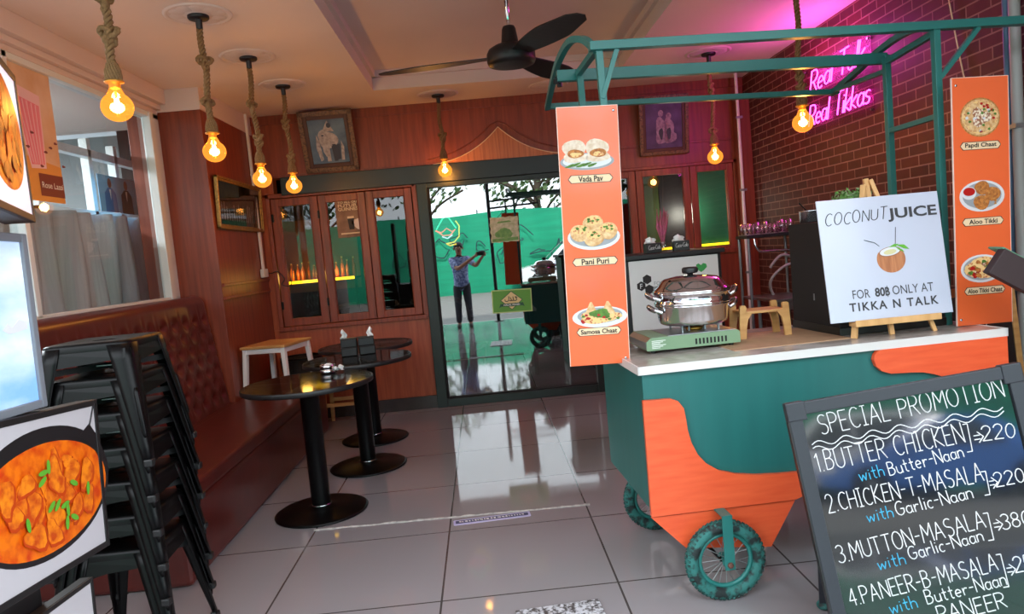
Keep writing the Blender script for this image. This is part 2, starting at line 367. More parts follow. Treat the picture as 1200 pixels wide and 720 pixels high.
def draw(mb, polys, r, y=-.0015, n=5, mi=0, X=None):
    cut = []
    for pl in polys:      # break the line at sharp corners so the stroke keeps its width
        cur = [pl[0]]
        for i in range(1, len(pl)):
            cur.append(pl[i])
            if i < len(pl)-1:
                u, v = Vector((pl[i][0]-pl[i-1][0], pl[i][1]-pl[i-1][1])), Vector((pl[i+1][0]-pl[i][0], pl[i+1][1]-pl[i][1]))
                if u.length > 1e-7 and v.length > 1e-7 and u.angle(v) > .9: cut.append(cur); cur = [pl[i]]
        cut.append(cur)
    for pl in cut:
        pts = [(a, y, b) for a, b in pl]
        if X is not None: pts = [X @ Vector(p) for p in pts]
        mb.tube(pts, r, n, mi, sm=True, flat=1.0)
    return mb

# ================================================================== THE SETTING
YB = 6.61
m = brickmat('floor_tile', (154, 149, 152), (149, 145, 148), (78, 73, 71), .73, .73, .0045, offset=0, origin=(-.291, 2.822), rough=.05, bump=.2, spec=.95)
struct(MB().box(-5.5, 4.5, -1.4, 10.6, -.06, 0).build('floor', m))
t_ = MB()
g_ = random.Random(4); pts = []
for i in range(60):
    x = -1.03+1.49*i/59; pts.append((x, 3.767-.043*i/59+(g_.random()-.5)*.008, .0005))
t_.tube(pts, [.005+.004*g_.random() for _ in pts], 5, 0)
struct(t_.build('trim_1', 'floor_joint'))
tag(bpy.data.objects['trim_1'], 'white caulked joint across the floor')
mat('asphalt', (118, 116, 114), .85, var=.25, scale=30); mat('kerb', (170, 168, 164), .8, var=.15, scale=9)
struct(MB().box(-30, 30, -16, -1.6, -.2, -.12).build('road', 'asphalt'))
struct(MB().box(-30, 30, -1.6, -1.4, -.2, -.01).build('kerb', 'kerb'))
mat('bare_ground', (150, 140, 120), .9, var=.4, scale=5)
struct(MB().box(-30, 30, -40, -16, -.2, -.1).build('ground', 'bare_ground'))
# ceiling with its sunk tray
RX0, RX1, RY0, RY1, CZ, RZ = -.75, 1.28, 2.4, 5.97, 2.8, 2.95
c = MB()
c.box(-5.5, RX0, 1.2, YB+.1, CZ, RZ); c.box(RX1, 3.2, 1.2, YB+.1, CZ, RZ); c.box(RX0, RX1, RY1, YB+.1, CZ, RZ); c.box(RX0, RX1, 1.2, RY0, CZ, RZ)
c.box(-5.5, 3.2, 1.2, YB+.1, RZ, RZ+.1)
for a, b in (((RX0, RY0), (RX0, RY1)), ((RX1, RY0), (RX1, RY1)), ((RX0, RY1), (RX1, RY1))):   # small step inside the tray
    dx = .03 if a[0] == b[0] == RX0 else (-.03 if a[0] == b[0] else 0); dy = -.03 if a[1] == b[1] else 0
    c.box(min(a[0], b[0], a[0]+dx), max(a[0], b[0], b[0]+dx), min(a[1], a[1]+dy), max(b[1], b[1]+dy), RZ-.05, RZ)
struct(c.build('ceiling', 'ceiling_paint'))
struct(MB().box(-9, 9, 1.2, 12, RZ+.1, 7).build('wall_sun_block', 'pale_wall'))  # unseen solid block over the rooms, added to keep the sun out
for k, (x, y) in enumerate(((-1.38, 3.966), (-1.38, 4.776), (-1.37, 5.553), (-.242, 6.287), (.72, 6.29), (1.913, 5.612), (1.95, 4.2))):
    b = MB()
    for j in range(10):
        a = 2*PI*j/10; b.ell((x+.10*math.cos(a), y+.10*math.sin(a), CZ), (.052, .052, .009), 10, 6)
    b.ell((x, y, CZ), (.09, .09, .012), 20, 6)
    b.lathe([(.175, 0), (.172, -.006), (.158, -.008), (.15, -.003)], 30, (x, y, CZ))
    struct(b.build('trim_%d' % (10+k), 'ceiling_paint'))
# left: wall under the window, beam over it, wood pillar and side wall
XW = -2.3
struct(MB().box(XW-.12, XW+.02, 1.2, 5.44, 0, 1.27).build('wall_left', 'cream_paint'))
b = MB().box(XW-.12, -2.2, 1.2, 5.44, 2.69, CZ); b.box(XW-.12, -2.24, 1.2, 5.44, 2.655, 2.69); b.box(XW-.12, -2.27, 1.2, 5.44, 2.62, 2.655)
struct(b.build('beam', 'cream_paint', bevel=.004))
w = MB().box(-2.5, -1.96, 5.43, YB+.02, 0, 2.64, 0)
for z in (1.335, 1.235):
    w.box(-1.965, -1.945, 5.45, YB, z-.012, z+.012, 0)
w.box(-1.965, -1.95, 5.45, YB, .0, .1, 0)
struct(w.build('wall_side', 'veneer_dark', bevel=.003))
struct(MB().box(-2.5, -1.955, 5.425, YB+.02, 2.64, CZ).build('trim_2', 'cream_paint'))
# window in the left wall
wf = MB(); wf.box(XW-.05, XW+.03, 5.33, 5.43, 1.27, 2.62); wf.box(XW-.02, XW+.04, 5.27, 5.33, 1.27, 2.62); wf.box(XW-.05, XW+.03, 2.0, 5.43, 1.25, 1.285); wf.box(XW-.05, XW+.03, 2.0, 5.43, 2.585, 2.62); wf.box(XW-.05, XW+.03, 3.71, 3.75, 1.27, 2.62)
f = struct(wf.build('window_1', 'white_alu', bevel=.004))
MB().box(XW-.012, XW-.006, 2.0, 5.33, 1.28, 2.6).build('pane', 'side_glass', f)
# the room behind that window
r = MB(); r.box(-5.5, -5.4, 1.2, 7, 0, CZ); r.box(-5.5, -2.5, 6.9, 7, 0, CZ)
struct(r.build('wall_shop', 'pale_wall'))
lp = thing('shop_fill_lamp', 'added white fill lamp that brightens the shop beyond the left window', 'lamp', (-4.0, 4.6, CZ-.005))  # out-of-view tube fixture, added to brighten the room behind the side glass
mat('shop_fill_glow', (240, 245, 250), .4, emis=(235, 243, 255), estr=9)
MB().box(-.09, .09, -.62, .62, -.035, 0).build('housing', 'white_paint', lp); MB().tube([(0, -.6, -.055), (0, .6, -.055)], .018, 8).build('tube', 'shop_fill_glow', lp)
l = bpy.data.lights.new('shop_fill_light', 'AREA'); l.shape = 'RECTANGLE'; l.size = .2; l.size_y = 1.2; l.energy = 115; l.color = (.93, .97, 1); lo = bpy.data.objects.new('shop_fill_light', l); COL.objects.link(lo); lo.parent = lp; lo.location = (0, 0, -.08)
pf = MB()
X0, X1 = -2.86, -2.80
for y in (4.75, 5.42, 5.8, 6.3): pf.box(X0, X1, y, y+.05, 0, 2.5)
pf.box(X0, X1, 4.75, 6.6, 2.36, 2.42); pf.box(X0, X1, 4.75, 6.6, 1.93, 1.97)
struct(pf.build('window_4', 'white_alu', bevel=.004))
cb = MB(); N = 90; vs = []; fs = []
for i in range(N+1):
    y = 3.7+2.6*i/N
    for j in range(8):
        z = .35+1.58*j/7; s_ = 1+.8*(1-j/7)
        vs.append((-2.72+.035*s_*math.sin(y*26+.8*math.sin(z*3))+.02*math.sin(y*11+z*2), y+.10*(1-j/7)*math.sin(y*4), z))
for i in range(N):
    for j in range(7): fs.append((i*8+j, (i+1)*8+j, (i+1)*8+j+1, i*8+j+1))
cb.add(vs, fs, 0, True)
o = cb.build('curtain', 'curtain'); sm = o.modifiers.new('s', 'SOLIDIFY'); sm.thickness = .004
tag(o, 'pale grey sheer curtain hanging behind the big window glass', 'curtain')
# back wall with its openings
WX0, WX1, DX0, DX1, VX0, VX1 = -1.90, -.545, -.53, 1.08, 1.2, 2.44
bw = MB(); A, B = YB, YB+.12
bw.box(-1.96, -.53, A, B, .12, .86, 0); bw.box(-1.96, WX0, A, B, .86, 2.10, 0); bw.box(-1.96, 2.55, A, B, 2.24, CZ, 2)
bw.box(-1.96, WX0+.08, A, B, 2.08, 2.24, 0); bw.box(DX1, VX0, A, B, 0, 2.24, 1); bw.box(VX0, 2.55, A, B, 2.06, 2.24, 1); bw.box(VX1, 2.55, A, B, 0, 2.06, 1); bw.box(VX0, VX1, A, B, 0, 1.2, 1)
bw.box(-1.96, 2.55, A-.012, A, 2.72, CZ, 1); bw.box(-1.96, 2.42, A-.008, A, 2.24, 2.262, 1)
struct(bw.build('wall_back', ['veneer', 'veneer_dark', 'veneer_mid'], bevel=.002))
struct(MB().box(-1.96, -.52, A-.012, A+.1, 0, .12).build('baseboard_back', 'skirting', bevel=.003))
struct(MB().box(WX0+.16, DX1+.05, A-.05, B, 2.08, 2.24).build('trim_3', 'dark_header', bevel=.004))
# pointed-arch panel over the door
ap = []
def ogee(s):   # half profile, s 0..1 from foot to apex
    return (.62*(1-s), .29*(.16*math.sin(s*PI/2)+.84*s**2.6))
K = 24
left = [(.262-ogee(i/K)[0], 2.243+ogee(i/K)[1]) for i in range(K+1)]; right = [(.262+ogee(i/K)[0], 2.243+ogee(i/K)[1]) for i in range(K-1, -1, -1)]
ar = MB(); ar.prism(left+right, A-.018, A, 0)
ar.tube([(x, A-.018, z) for x, z in left+right], .0045, 5, 1)
big = [(.262+(x-.262)*1.0+(-.045 if x < .262 else .045 if x > .262 else 0), z+.05) for x, z in left+right]
ar.tube([(x, A-.004, z) for x, z in big], .006, 5, 2)
struct(ar.build('trim_4', ['veneer_light', 'label_cream', 'veneer_dark']))
# folding wood window left of the door: three leaves
def leaf(parent, x0, x1, z0, z1, fw=.068, y=A-.01):
    f = MB(); f.box(x0, x0+fw, y, y+.045, z0, z1); f.box(x1-fw, x1, y, y+.045, z0, z1); f.box(x0+fw, x1-fw, y, y+.045, z1-fw, z1); f.box(x0+fw, x1-fw, y, y+.045, z0, z0+fw)
    for a, b, c_, d in ((x0+fw, x0+fw+.008, z0+fw, z1-fw), (x1-fw-.008, x1-fw, z0+fw, z1-fw)): f.box(a, b, y+.006, y+.04, c_, d)
    o = f.build('casement', 'wood_frame', parent, bevel=.004)
    MB().box(x0+fw, x1-fw, y+.02, y+.026, z0+fw, z1-fw).build('pane', 'window_glass', o)
    return o
f = MB(); f.box(WX0, WX0+.035, A-.022, B, .86, 2.10); f.box(WX1-.03, WX1+.015, A-.022, B, .86, 2.10); f.box(WX0, WX1, A-.022, B, 2.06, 2.10); f.box(WX0, WX1, A-.026, B, .845, .885)
w2 = struct(f.build('window_2', 'wood_frame', bevel=.004))
xs = (WX0+.04, WX0+.465, WX0+.895, WX1-.035)
for i in range(3): leaf(w2, xs[i]+.003, xs[i+1]-.003, .89, 2.055)
hg = MB()
for z in (1.05, 1.85):
    for x in (xs[1], xs[0]+.01): hg.box(x-.008, x+.008, A-.026, A-.01, z, z+.07)
hg.build('hinge', 'black_metal', w2)
# wood window at the right of the door
f = MB(); f.box(VX0, VX0+.03, A-.022, B, 1.2, 2.06); f.box(VX1-.03, VX1, A-.022, B, 1.2, 2.06); f.box(VX0, VX1, A-.022, B, 2.03, 2.06); f.box(VX0, VX1, A-.022, B, 1.2, 1.24)
w3 = struct(f.build('window_3', 'veneer_dark', bevel=.004))
xs = (VX0+.03, VX0+.29, VX0+.80, VX1-.03)
for i in range(3): leaf(w3, xs[i]+.003, xs[i+1]-.003, 1.21, 2.03, .06)
# glass door
f = MB(); f.box(DX0, DX0+.095, A-.035, B, 0, 2.08); f.box(DX1-.09, DX1, A-.035, B, 0, 2.08); f.box(DX0+.095, DX1-.09, A-.03, B, 0, .075); f.box(DX0+.095, DX1-.09, A-.03, B, 2.035, 2.08)
f.box(DX0+.095, DX0+.115, A-.02, B, .075, 2.035, 1); f.box(DX0+.115, DX1-.09, A-.02, B, .075, .088, 1)
d1 = struct(f.build('door_1', ['door_metal', 'black_matt'], bevel=.004))
MB().box(DX0+.11, DX1-.09, A+.01, A+.018, .08, 2.036).build('pane', 'door_glass', d1)
# right wall: brick, then a strip of wood nearer the street
bm_ = brickmat('brick_wall', (100, 44, 33), (78, 33, 26), (156, 116, 102), .175, .062, .0042, axes='YZ', rough=.55, noise=.5, bump=.5)
struct(MB().box(2.55, 2.7, 3.2, YB, 0, CZ).build('wall_right', bm_))
struct(MB().box(2.55, 2.7, 1.2, 3.2, 0, CZ).build('wall_entrance', 'veneer_dark'))
struct(MB().box(2.44, 2.55, 6.47, YB, 0, 2.62).build('pillar', 'veneer_dark', bevel=.003))
# dark dining room behind the glass
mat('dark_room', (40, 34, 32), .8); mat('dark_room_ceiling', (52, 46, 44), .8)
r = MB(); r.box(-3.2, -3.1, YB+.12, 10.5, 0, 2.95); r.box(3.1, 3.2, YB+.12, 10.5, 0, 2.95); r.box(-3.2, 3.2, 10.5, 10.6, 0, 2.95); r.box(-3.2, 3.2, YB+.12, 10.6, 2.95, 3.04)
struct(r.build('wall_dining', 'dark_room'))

# ================================================================== FOOD CART
CA = rad(3.0); CO = Vector((.565, 2.65, 0))
def cw(x, y, z=0):      # a point of the cart's own frame in the room
    return Vector((CO.x+x*math.cos(CA)-y*math.sin(CA), CO.y+x*math.sin(CA)+y*math.cos(CA), z))
cart = thing('food_cart', 'teal wooden food cart on spoked wheels with orange side boards and metal canopy frame', 'food cart', CO, CA)
MB().box(0, 1.47, 0, .68, .35, .892).build('body', 'teal_panel', cart, bevel=.004)
MB().box(-.012, 1.478, -.012, .69, .898, .918).build('countertop', 'marble', cart, bevel=.002)
MB().box(-.016, 1.482, -.018, -.012, .888, .92).box(-.018, -.012, -.018, .69, .888, .92).box(1.478, 1.484, -.018, .69, .888, .92).build('edge_trim', 'white_edge', cart)
pl = [(-.008, .79), (.1, .787), (.128, .775), (.148, .745), (.154, .70), (.157, .66), (.168, .61), (.190, .56), (.222, .52), (.27, .487), (.34, .465), (.42, .452), (.50, .446), (.592, .443), (.604, .432), (.613, .352), (.57, .336), (-.008, .338)]
MB().prism(pl, -.022, -.003).build('curved_board', 'orange_board', cart, bevel=.002)
MB().prism([(-.008, .332), (.57, .330), (.462, .156), (.12, .195)], -.012, -.003).build('wheel_board', 'orange_board', cart, bevel=.002)
pr = [(1.476, .888), (1.478, .776), (1.44, .77), (1.34, .762), (1.27, .752), (1.21, .752), (1.167, .768), (1.119, .781), (1.072, .786), (.985, .79), (.949, .803), (.926, .825), (.917, .852), (.923, .872), (.936, .884), (.954, .888)]
MB().prism(pr, -.022, -.003).build('corner_board', 'orange_board', cart, bevel=.002)
def wheel(x, y, front):
    t = MB(); R0, r0 = .130, .025; n = 48; pts = [(x+R0*math.cos(2*PI*i/n), y, .155+R0*math.sin(2*PI*i/n)) for i in range(n)]
    t.tube(pts, r0, 12, 0, closed=True)
    for i in range(52):
        a = 2*PI*i/52
        for k, off in enumerate((-.75, 0, .75)):
            aa = a + (PI/52 if k == 1 else 0); rr = R0+r0*math.cos(off)-.001; yy = y+r0*math.sin(off)
            d = Vector((math.cos(aa), 0, math.sin(aa))); o_ = Vector((x, yy, .155))+d*rr
            nrm = (d*math.cos(off)+Vector((0, 1, 0))*math.sin(off)).normalized()
            t.bar(o_-nrm*.002, o_+nrm*.004, .011, .008, 1, up=(0, 1, 0) if abs(off) < .5 else (d.z, 0, -d.x))
    w = t.build('wheel', ['rubber', 'tyre_knob'], cart)
    rm = MB(); n = 40
    rm.tube([(x+.101*math.cos(2*PI*i/n), y, .155+.101*math.sin(2*PI*i/n)) for i in range(n)], .0095, 8, 0, closed=True)
    rm.build('rim', 'teal_paint', w)
    sp = MB()
    for i in range(20):
        a = 2*PI*i/20; b = a+(.5 if i % 2 else -.5); s_ = .012 if i % 2 else -.012
        sp.tube([(x+.018*math.cos(b), y+s_, .155+.018*math.sin(b)), (x+.097*math.cos(a), y, .155+.097*math.sin(a))], .0016, 5)
    sp.build('spokes', 'galvanised', w)
    hb = MB(); X = Matrix.Translation((x, y, .155)) @ Matrix.Rotation(PI/2, 4, 'X')
    hb.lathe([(.012, -.035), (.02, -.03), (.02, -.022), (.012, -.018), (.012, .018), (.02, .022), (.02, .03), (.012, .035)], 16, mi=0, X=X)
    hb.build('hub', 'teal_paint', w)
    s_ = -1 if front else 1; f = MB()
    for q in ((s_,),):
        yo = y+s_*.046
        f.box(x-.02, x+.02, min(yo, yo+s_*.005), max(yo, yo+s_*.005), .135, .345)
    f.box(x-.02, x+.02, min(y+s_*.051, y-s_*.03), max(y+s_*.051, y-s_*.03), .340, .346)
    f.build('fork', 'teal_paint', cart, bevel=.0015)
    MB().lathe([(.007, 0), (.012, .004), (.012, .012), (.006, .016)], 6, X=Matrix.Translation((x, yo, .155)) @ Matrix.Rotation(PI/2 if s_ < 0 else -PI/2, 4, 'X'), sm=False).build('axle_nut', 'rust', w)
wheel(.252, -.066, True); wheel(.20, .66, False)
MB().tube([(.24, -.06, .155), (.21, .66, .155)], .008, 8).build('axle', 'black_metal', cart)
for x, y in ((1.40, .05), (1.40, .62)): MB().box(x-.02, x+.02, y-.02, y+.02, 0, .352).build('leg', 'teal_paint', cart, bevel=.002)
# canopy frame
def sq(name, a, b, w=.028, h=None): return MB().bar(a, b, w, h or w).build(name, 'teal_paint', cart, bevel=.0015)
sq('post', (.002, .235, .915), (-.010, .235, 2.16)); sq('post', (.002, .63, .915), (-.010, .63, 2.17))
sq('post', (1.41, .225, .918), (1.41, .225, 2.16)); sq('post', (1.44, .60, .918), (1.44, .60, 2.15))
sq('canopy_rail', (-.05, .225, 2.175), (1.95, .225, 2.165), .04, .034); sq('canopy_rail', (-.11, .665, 2.172), (1.48, .665, 2.15), .034, .05); sq('canopy_rail', (-.08, 1.20, 2.145), (1.53, 1.16, 2.105), .03, .028)
def smooth(P, n=6):
    P = [Vector(p) for p in P]; P = [P[0]*2-P[1]]+P+[P[-1]*2-P[-2]]; out = []
    for i in range(1, len(P)-2):
        a, b, c_, d = P[i-1:i+3]
        for k in range(n):
            t = k/n; out.append(.5*((2*b)+(c_-a)*t+(2*a-5*b+4*c_-d)*t*t+(3*b-a-3*c_+d)*t**3))
    return out+[P[-2]]
def arch(pts):
    p = smooth(pts); b = MB(); vs = []; k = len(p); w = .013
    for i in range(k):
        t = (p[min(i+1, k-1)]-p[max(i-1, 0)]).normalized(); s_ = Vector((1, 0, 0)); s_ = (s_-t*s_.dot(t)).normalized(); u = t.cross(s_)
        for a, c_ in ((-1, -1), (1, -1), (1, 1), (-1, 1)): vs.append(p[i]+s_*a*w+u*c_*w)
    fs = [(0, 1, 2, 3), tuple(4*(k-1)+j for j in (3, 2, 1, 0))]
    for i in range(k-1):
        for j in range(4): fs.append((4*i+j, 4*i+(j+1) % 4, 4*i+4+(j+1) % 4, 4*i+4+j))
    return b.add(vs, fs).build('canopy_arch', 'teal_paint', cart)
arch([(-.035, .235, 2.18), (-.05, .33, 2.235), (-.078, .46, 2.265), (-.095, .66, 2.24), (-.095, .88, 2.19), (-.075, 1.22, 2.14)])
arch([(1.40, .235, 2.175), (1.42, .43, 2.20), (1.45, .66, 2.19), (1.48, .9, 2.15), (1.50, 1.18, 2.10)])
sq('tie_bar', (-.016, .63, 2.17), (-.02, .235, 2.165), .026); sq('tie_bar', (1.44, .60, 2.12), (1.41, .235, 2.14), .026); sq('tie_bar', (1.41, .225, 1.80), (1.44, .60, 1.80), .022); sq('tie_bar', (1.44, .6, 2.08), (1.5, 1.15, 2.11), .022)
sq('brace', (.06, .222, 2.158), (-.012, .228, 1.97), .02); sq('brace', (1.60, .222, 2.15), (1.42, .222, 1.955), .02)
bl = MB()
for p in ((-.115, .665, 2.15), (-.095, .69, 2.14)): bl.lathe([(.012, -.01), (.012, .01), (.006, .012), (.006, .022)], 6, p, sm=False)
bl.build('bolt', 'black_metal', cart)

# ------------------------------------------------------------------ the two orange menu boards
def menu_board(loc, rz, h, label, items, tilt=0):
    w = .246
    t = thing('menu_board', label, 'menu board', loc, rz, 'orange street snack menu boards on the cart'); t.rotation_euler = (0, tilt, rz)
    MB().box(0, w, 0, .006, 0, h, 0).build('panel', ['orange_sign'], t, bevel=.001)
    e = MB(); e.box(-.001, .0012, -.0006, .0066, 0, h); e.box(w-.0012, w+.001, -.0006, .0066, 0, h); e.box(0, w, -.0006, .0066, h-.0012, h+.001)
    e.build('rim', 'sign_edge', t)
    sc = MB()
    for u, v in ((.93, .02), (.93, .98)) if items[0][0] == 'vada' else ((.07, .03), (.07, .975)):
        sc.lathe([(.0055, 0), (.0055, .0025), (.003, .004), (0, .004)], 12, X=Matrix.Translation((u*w, 0, h*(1-v))) @ Matrix.Rotation(PI/2, 4, 'X'))
    sc.build('screw', 'steel', t)
    for kind, cu, cv, ru, name, lu0, lu1, lv in items:
        cx, cz, r = cu*w, h*(1-cv), ru*w; p = MB(); g = random.Random(len(name)*7)
        if kind == 'vada':
            lay(p, circ(cx, cz-.03, r, .034), 1, 0); lay(p, circ(cx, cz-.028, r*.9, .028), 2, 5)
            for s_ in (-1, 1):
                x = cx+s_*.046-.004
                lay(p, blob(x, cz+.022, .048, .036, 3+s_, j=.05), 3, 1); lay(p, blob(x+.002, cz-.012, .05, .022, 8+s_, j=.06), 4, 1); lay(p, blob(x+.004, cz+.002, .034, .017, 5+s_, j=.05), 5, 2)
                lay(p, blob(x+.004, cz-.002, .022, .009, 15+s_), 6, 3)
            for k in range(5): lay(p, blob(cx-.07+.022*k, cz-.045+.004*(k % 2), .02, .005, k, rot=.3), 6+k % 2, 4)
            ms = ['plate_grey', 'bun_pale', 'fried', 'mix_food', 'herb', 'plate_white']
        elif kind == 'puri':
            lay(p, circ(cx, cz-.018, r, .052), 1, 0); lay(p, circ(cx, cz-.014, r*.9, .043), 2, 1)
            for k, (dx, dz) in enumerate(((0, .036), (-.055, .0), (.056, .004), (-.002, -.022))):
                lay(p, blob(cx+dx, cz+dz, .042, .034, k, j=.04), 3+2*k if k < 3 else 9, 2); lay(p, blob(cx+dx, cz+dz+.012, .032, .018, k+4, j=.08), 4+2*k if k < 3 else 10, 3)
                for q in range(5): lay(p, blob(cx+dx+(g.random()-.5)*.045, cz+dz+.014+(g.random()-.5)*.018, .006, .004, q), 11, 4)
            ms = ['plate_white', 'plate_grey', 'bread', 'mix_food', 'herb']
        elif kind == 'samosa':
            lay(p, circ(cx, cz-.012, r, .043), 1, 0); lay(p, circ(cx, cz-.006, r*.82, .032), 2, 1); lay(p, blob(cx, cz-.012, r*.74, .026, 3, n=40, j=.1), 3, 4)
            for s_ in (-1, 1): lay(p, [(cx+s_*.034-.03, cz-.004), (cx+s_*.036+.03, cz-.002), (cx+s_*.034+.004, cz+.05), (cx+s_*.034-.004, cz+.05)], 4, 2)
            lay(p, blob(cx, cz+.002, .04, .018, 6, n=30, j=.15), 5, 3)
            for q in range(14): lay(p, blob(cx+(g.random()-.5)*.15, cz-.016+(g.random()-.5)*.03, .007, .005, q), 6, (3, 5)[q % 2])
            ms = ['plate_white', 'plate_grey', 'bread', 'herb', 'mix_food', 'sauce']
        elif kind == 'papdi':
            lay(p, circ(cx, cz, r, r*.9), 1, 0); lay(p, circ(cx, cz, r*.93, r*.83), 2, 1); lay(p, circ(cx, cz, r*.86, r*.76), 3, 2)
            for q in range(9): lay(p, blob(cx+r*.55*math.cos(q*.7), cz+r*.5*math.sin(q*.7), r*.27, r*.23, q, j=.08), 4+q % 3, 3)
            lay(p, blob(cx, cz, r*.45, r*.4, 3, n=30, j=.2), 7, 4)
            for q in range(26):
                a, rr = g.random()*6.28, r*.75*g.random()**.5; lay(p, blob(cx+rr*math.cos(a), cz+rr*.9*math.sin(a), .006, .005, q), 8+q % 2, (5, 6, 7)[q % 3])
            ms = ['fried_dark', 'bread', 'mix_food', 'bread', 'mix_cream', 'herb', 'sauce', 'plate_white']
        elif kind == 'tikki':
            lay(p, circ(cx, cz, r, .064), 1, 0); lay(p, circ(cx, cz+.002, r*.86, .053), 2, 1)
            for k, (dx, dz, q) in enumerate(((.0, .033, .033), (.046, .006, .034), (-.004, -.026, .035))): lay(p, blob(cx+dx, cz+dz, q, q*.86, k, j=.04), 3+k, 2)
            bx = cx-.058; lay(p, circ(bx, cz+.014, .032, .026), 4, 0); lay(p, circ(bx, cz+.02, .026, .017), 6, 3)
            for q in range(14): lay(p, blob(cx+.012+(g.random()-.5)*.09, cz+.004+(g.random()-.5)*.08, .006, .004, q), 7, 4)
            ms = ['plate_white', 'plate_grey', 'fried', 'sauce', 'fried_dark']
        else:
            lay(p, circ(cx, cz, r, .058), 1, 0); lay(p, circ(cx, cz+.001, r*.88, .049), 2, 1); lay(p, blob(cx, cz+.002, r*.8, .044, 5, n=40, j=.08), 3, 2)
            for q in range(34):
                a, rr = g.random()*6.28, .9*g.random()**.5; lay(p, blob(cx+rr*r*.75*math.cos(a), cz+rr*.04*math.sin(a), .011, .008, q), 4+q % 3, (3, 4, 5, 6)[q % 4])
            ms = ['plate_white', 'plate_grey', 'mix_food', 'fried', 'sauce', 'mix_cream', 'herb']
        p.build('food_picture', ms, t)
        x0, x1, zz = lu0*w, lu1*w, h*(1-lv); hh = .0165
        def cap(x0, x1, hh): return [(x0, zz), (x0+.006, zz+hh*.55), (x0+.012, zz+hh), (x1-.012, zz+hh), (x1-.006, zz+hh*.55), (x1, zz), (x1-.006, zz-hh*.55), (x1-.012, zz-hh), (x0+.012, zz-hh), (x0+.006, zz-hh*.55)]
        n_ = MB(); lay(n_, cap(x0, x1, hh), 1, 0); lay(n_, cap(x0+.003, x1-.003, hh-.0022), 2, 1); text(n_, name, (x0+x1)/2, zz, .0195 if 'p' not in name.lower() else .0235, 3, 0, bold=.022, width=min((x1-x0)*.84, .0125*len(name)))
        n_.build('name_plate', ['ink', 'label_cream'], t)
    return t
menu_board((.322, 2.862, .908), rad(1.5), 1.04, 'orange menu board with Vada Pav, Pani Puri and Samosa Chaat beside the camping stove', [
    ('vada', .46, .18, .445, 'Vada Pav', .128, .874, .275), ('puri', .505, .482, .435, 'Pani Puri', .123, .889, .594), ('samosa', .535, .80, .46, 'Samosa Chaat', .129, .884, .868)], tilt=rad(1.6))
menu_board((1.942, 2.856, .921), rad(3), 1.012, 'orange menu board with Papdi Chaat, Aloo Tikki and Aloo Tikki Chaat at cart end', [
    ('papdi', .49, .16, .357, 'Papdi Chaat', .122, .852, .272), ('tikki', .495, .475, .405, 'Aloo Tikki', .128, .877, .578), ('chaat', .47, .77, .385, 'Aloo Tikki Chaat', .137, .882, .860)], tilt=rad(1.0))

# ------------------------------------------------------------------ white juice sign on its easel
LEAN = rad(8)
es = thing('easel', 'small pine tabletop easel holding up the white coconut juice sign', 'easel', (1.62, 2.82, .918), rad(1))
e1 = MB(); e1.bar((-.137, .0, 0), (-.03, .062, .62), .022, .016); e1.build('leg', 'pine', es, bevel=.002)
e1 = MB(); e1.bar((.205, .0, 0), (.0, .064, .64), .022, .016); e1.build('leg', 'pine', es, bevel=.002)
e1 = MB(); e1.bar((.03, .012, 0), (-.014, .074, .645), .02, .014); e1.build('leg', 'pine', es, bevel=.002)
MB().box(-.15, .208, -.042, .012, .052, .070).box(-.15, .208, -.044, -.036, .052, .078).build('ledge', 'pine', es, bevel=.002)
sg = thing('juice_sign', 'white square sign reading coconut juice on pine easel', 'sign', (1.375, 2.787, .992), 0)
sg.rotation_euler = (-LEAN, 0, rad(1)); SW, SH = .512, .50
MB().box(0, SW, 0, .006, 0, SH).build('panel', 'sign_white', sg, bevel=.001)
def W(u, v): return (u*SW, (1-v)*SH)
tm = MB()
a = W(.05, .212); b = W(.555, .19); draw(tm, strokes('COCONUT', a[0], a[1], b[0], b[1], .047, jit=.16, shear=.22, gap=.2, seed=5), .0016, -.001, 5)
text(tm, 'JUICE', .771*SW, (1-.165)*SH, .056, 1, 1, bold=.028, width=.207)
text(tm, 'FOR', .272*SW, (1-.784)*SH, .036, 1, 1, width=.072); text(tm, '80', .425*SW, (1-.782)*SH, .037, 1, 1, bold=.03, width=.042); text(tm, 'B', .487*SW, (1-.782)*SH, .035, 1, 1, bold=.02, width=.019)
tm.box(.4865*SW-.0012, .4865*SW+.0012, -.0012, -.0006, (1-.782)*SH-.023, (1-.782)*SH+.023, 1)
text(tm, 'ONLY AT', .695*SW, (1-.778)*SH, .036, 1, 1, width=.172)
text(tm, 'TIKKA N TALK', .527*SW, (1-.886)*SH, .0345, 1, 1, bold=.022, space=1.25, width=.372)
tm.build('lettering', ['ink', 'ink_grey'], sg)
cn = MB(); cx, cz = .552*SW, (1-.515)*SH
mat('coco_husk', (196, 130, 84), .6, stretch=(60, 60, 4), scale=1.5, col2=(160, 96, 60)); mat('coco_rim', (150, 100, 66), .6); mat('coco_juice', (206, 200, 150), .4)
lay(cn, [(cx+.060*math.cos(t), cz-.004+.056*math.sin(t)) for t in [rad(150+240*i/26) for i in range(27)]]+[(cx+.051, cz+.028), (cx-.052, cz+.026)], 1, 0)
lay(cn, circ(cx-.002, cz+.026, .047, .020, rot=.12), 2, 1); lay(cn, circ(cx-.002, cz+.027, .043, .017, rot=.12), 3, 2); lay(cn, circ(cx-.002, cz+.025, .027, .010, rot=.12), 4, 3)
lay(cn, [(cx-.006, cz+.044), (cx+.02, cz+.056), (cx+.036, cz+.054), (cx+.024, cz+.044)], 5, 4); lay(cn, [(cx+.026, cz+.052), (cx+.06, cz+.05), (cx+.08, cz+.03), (cx+.058, cz+.034)], 5, 4); lay(cn, [(cx+.02, cz+.046), (cx+.05, cz+.03), (cx+.058, cz+.018), (cx+.036, cz+.03)], 6, 4)
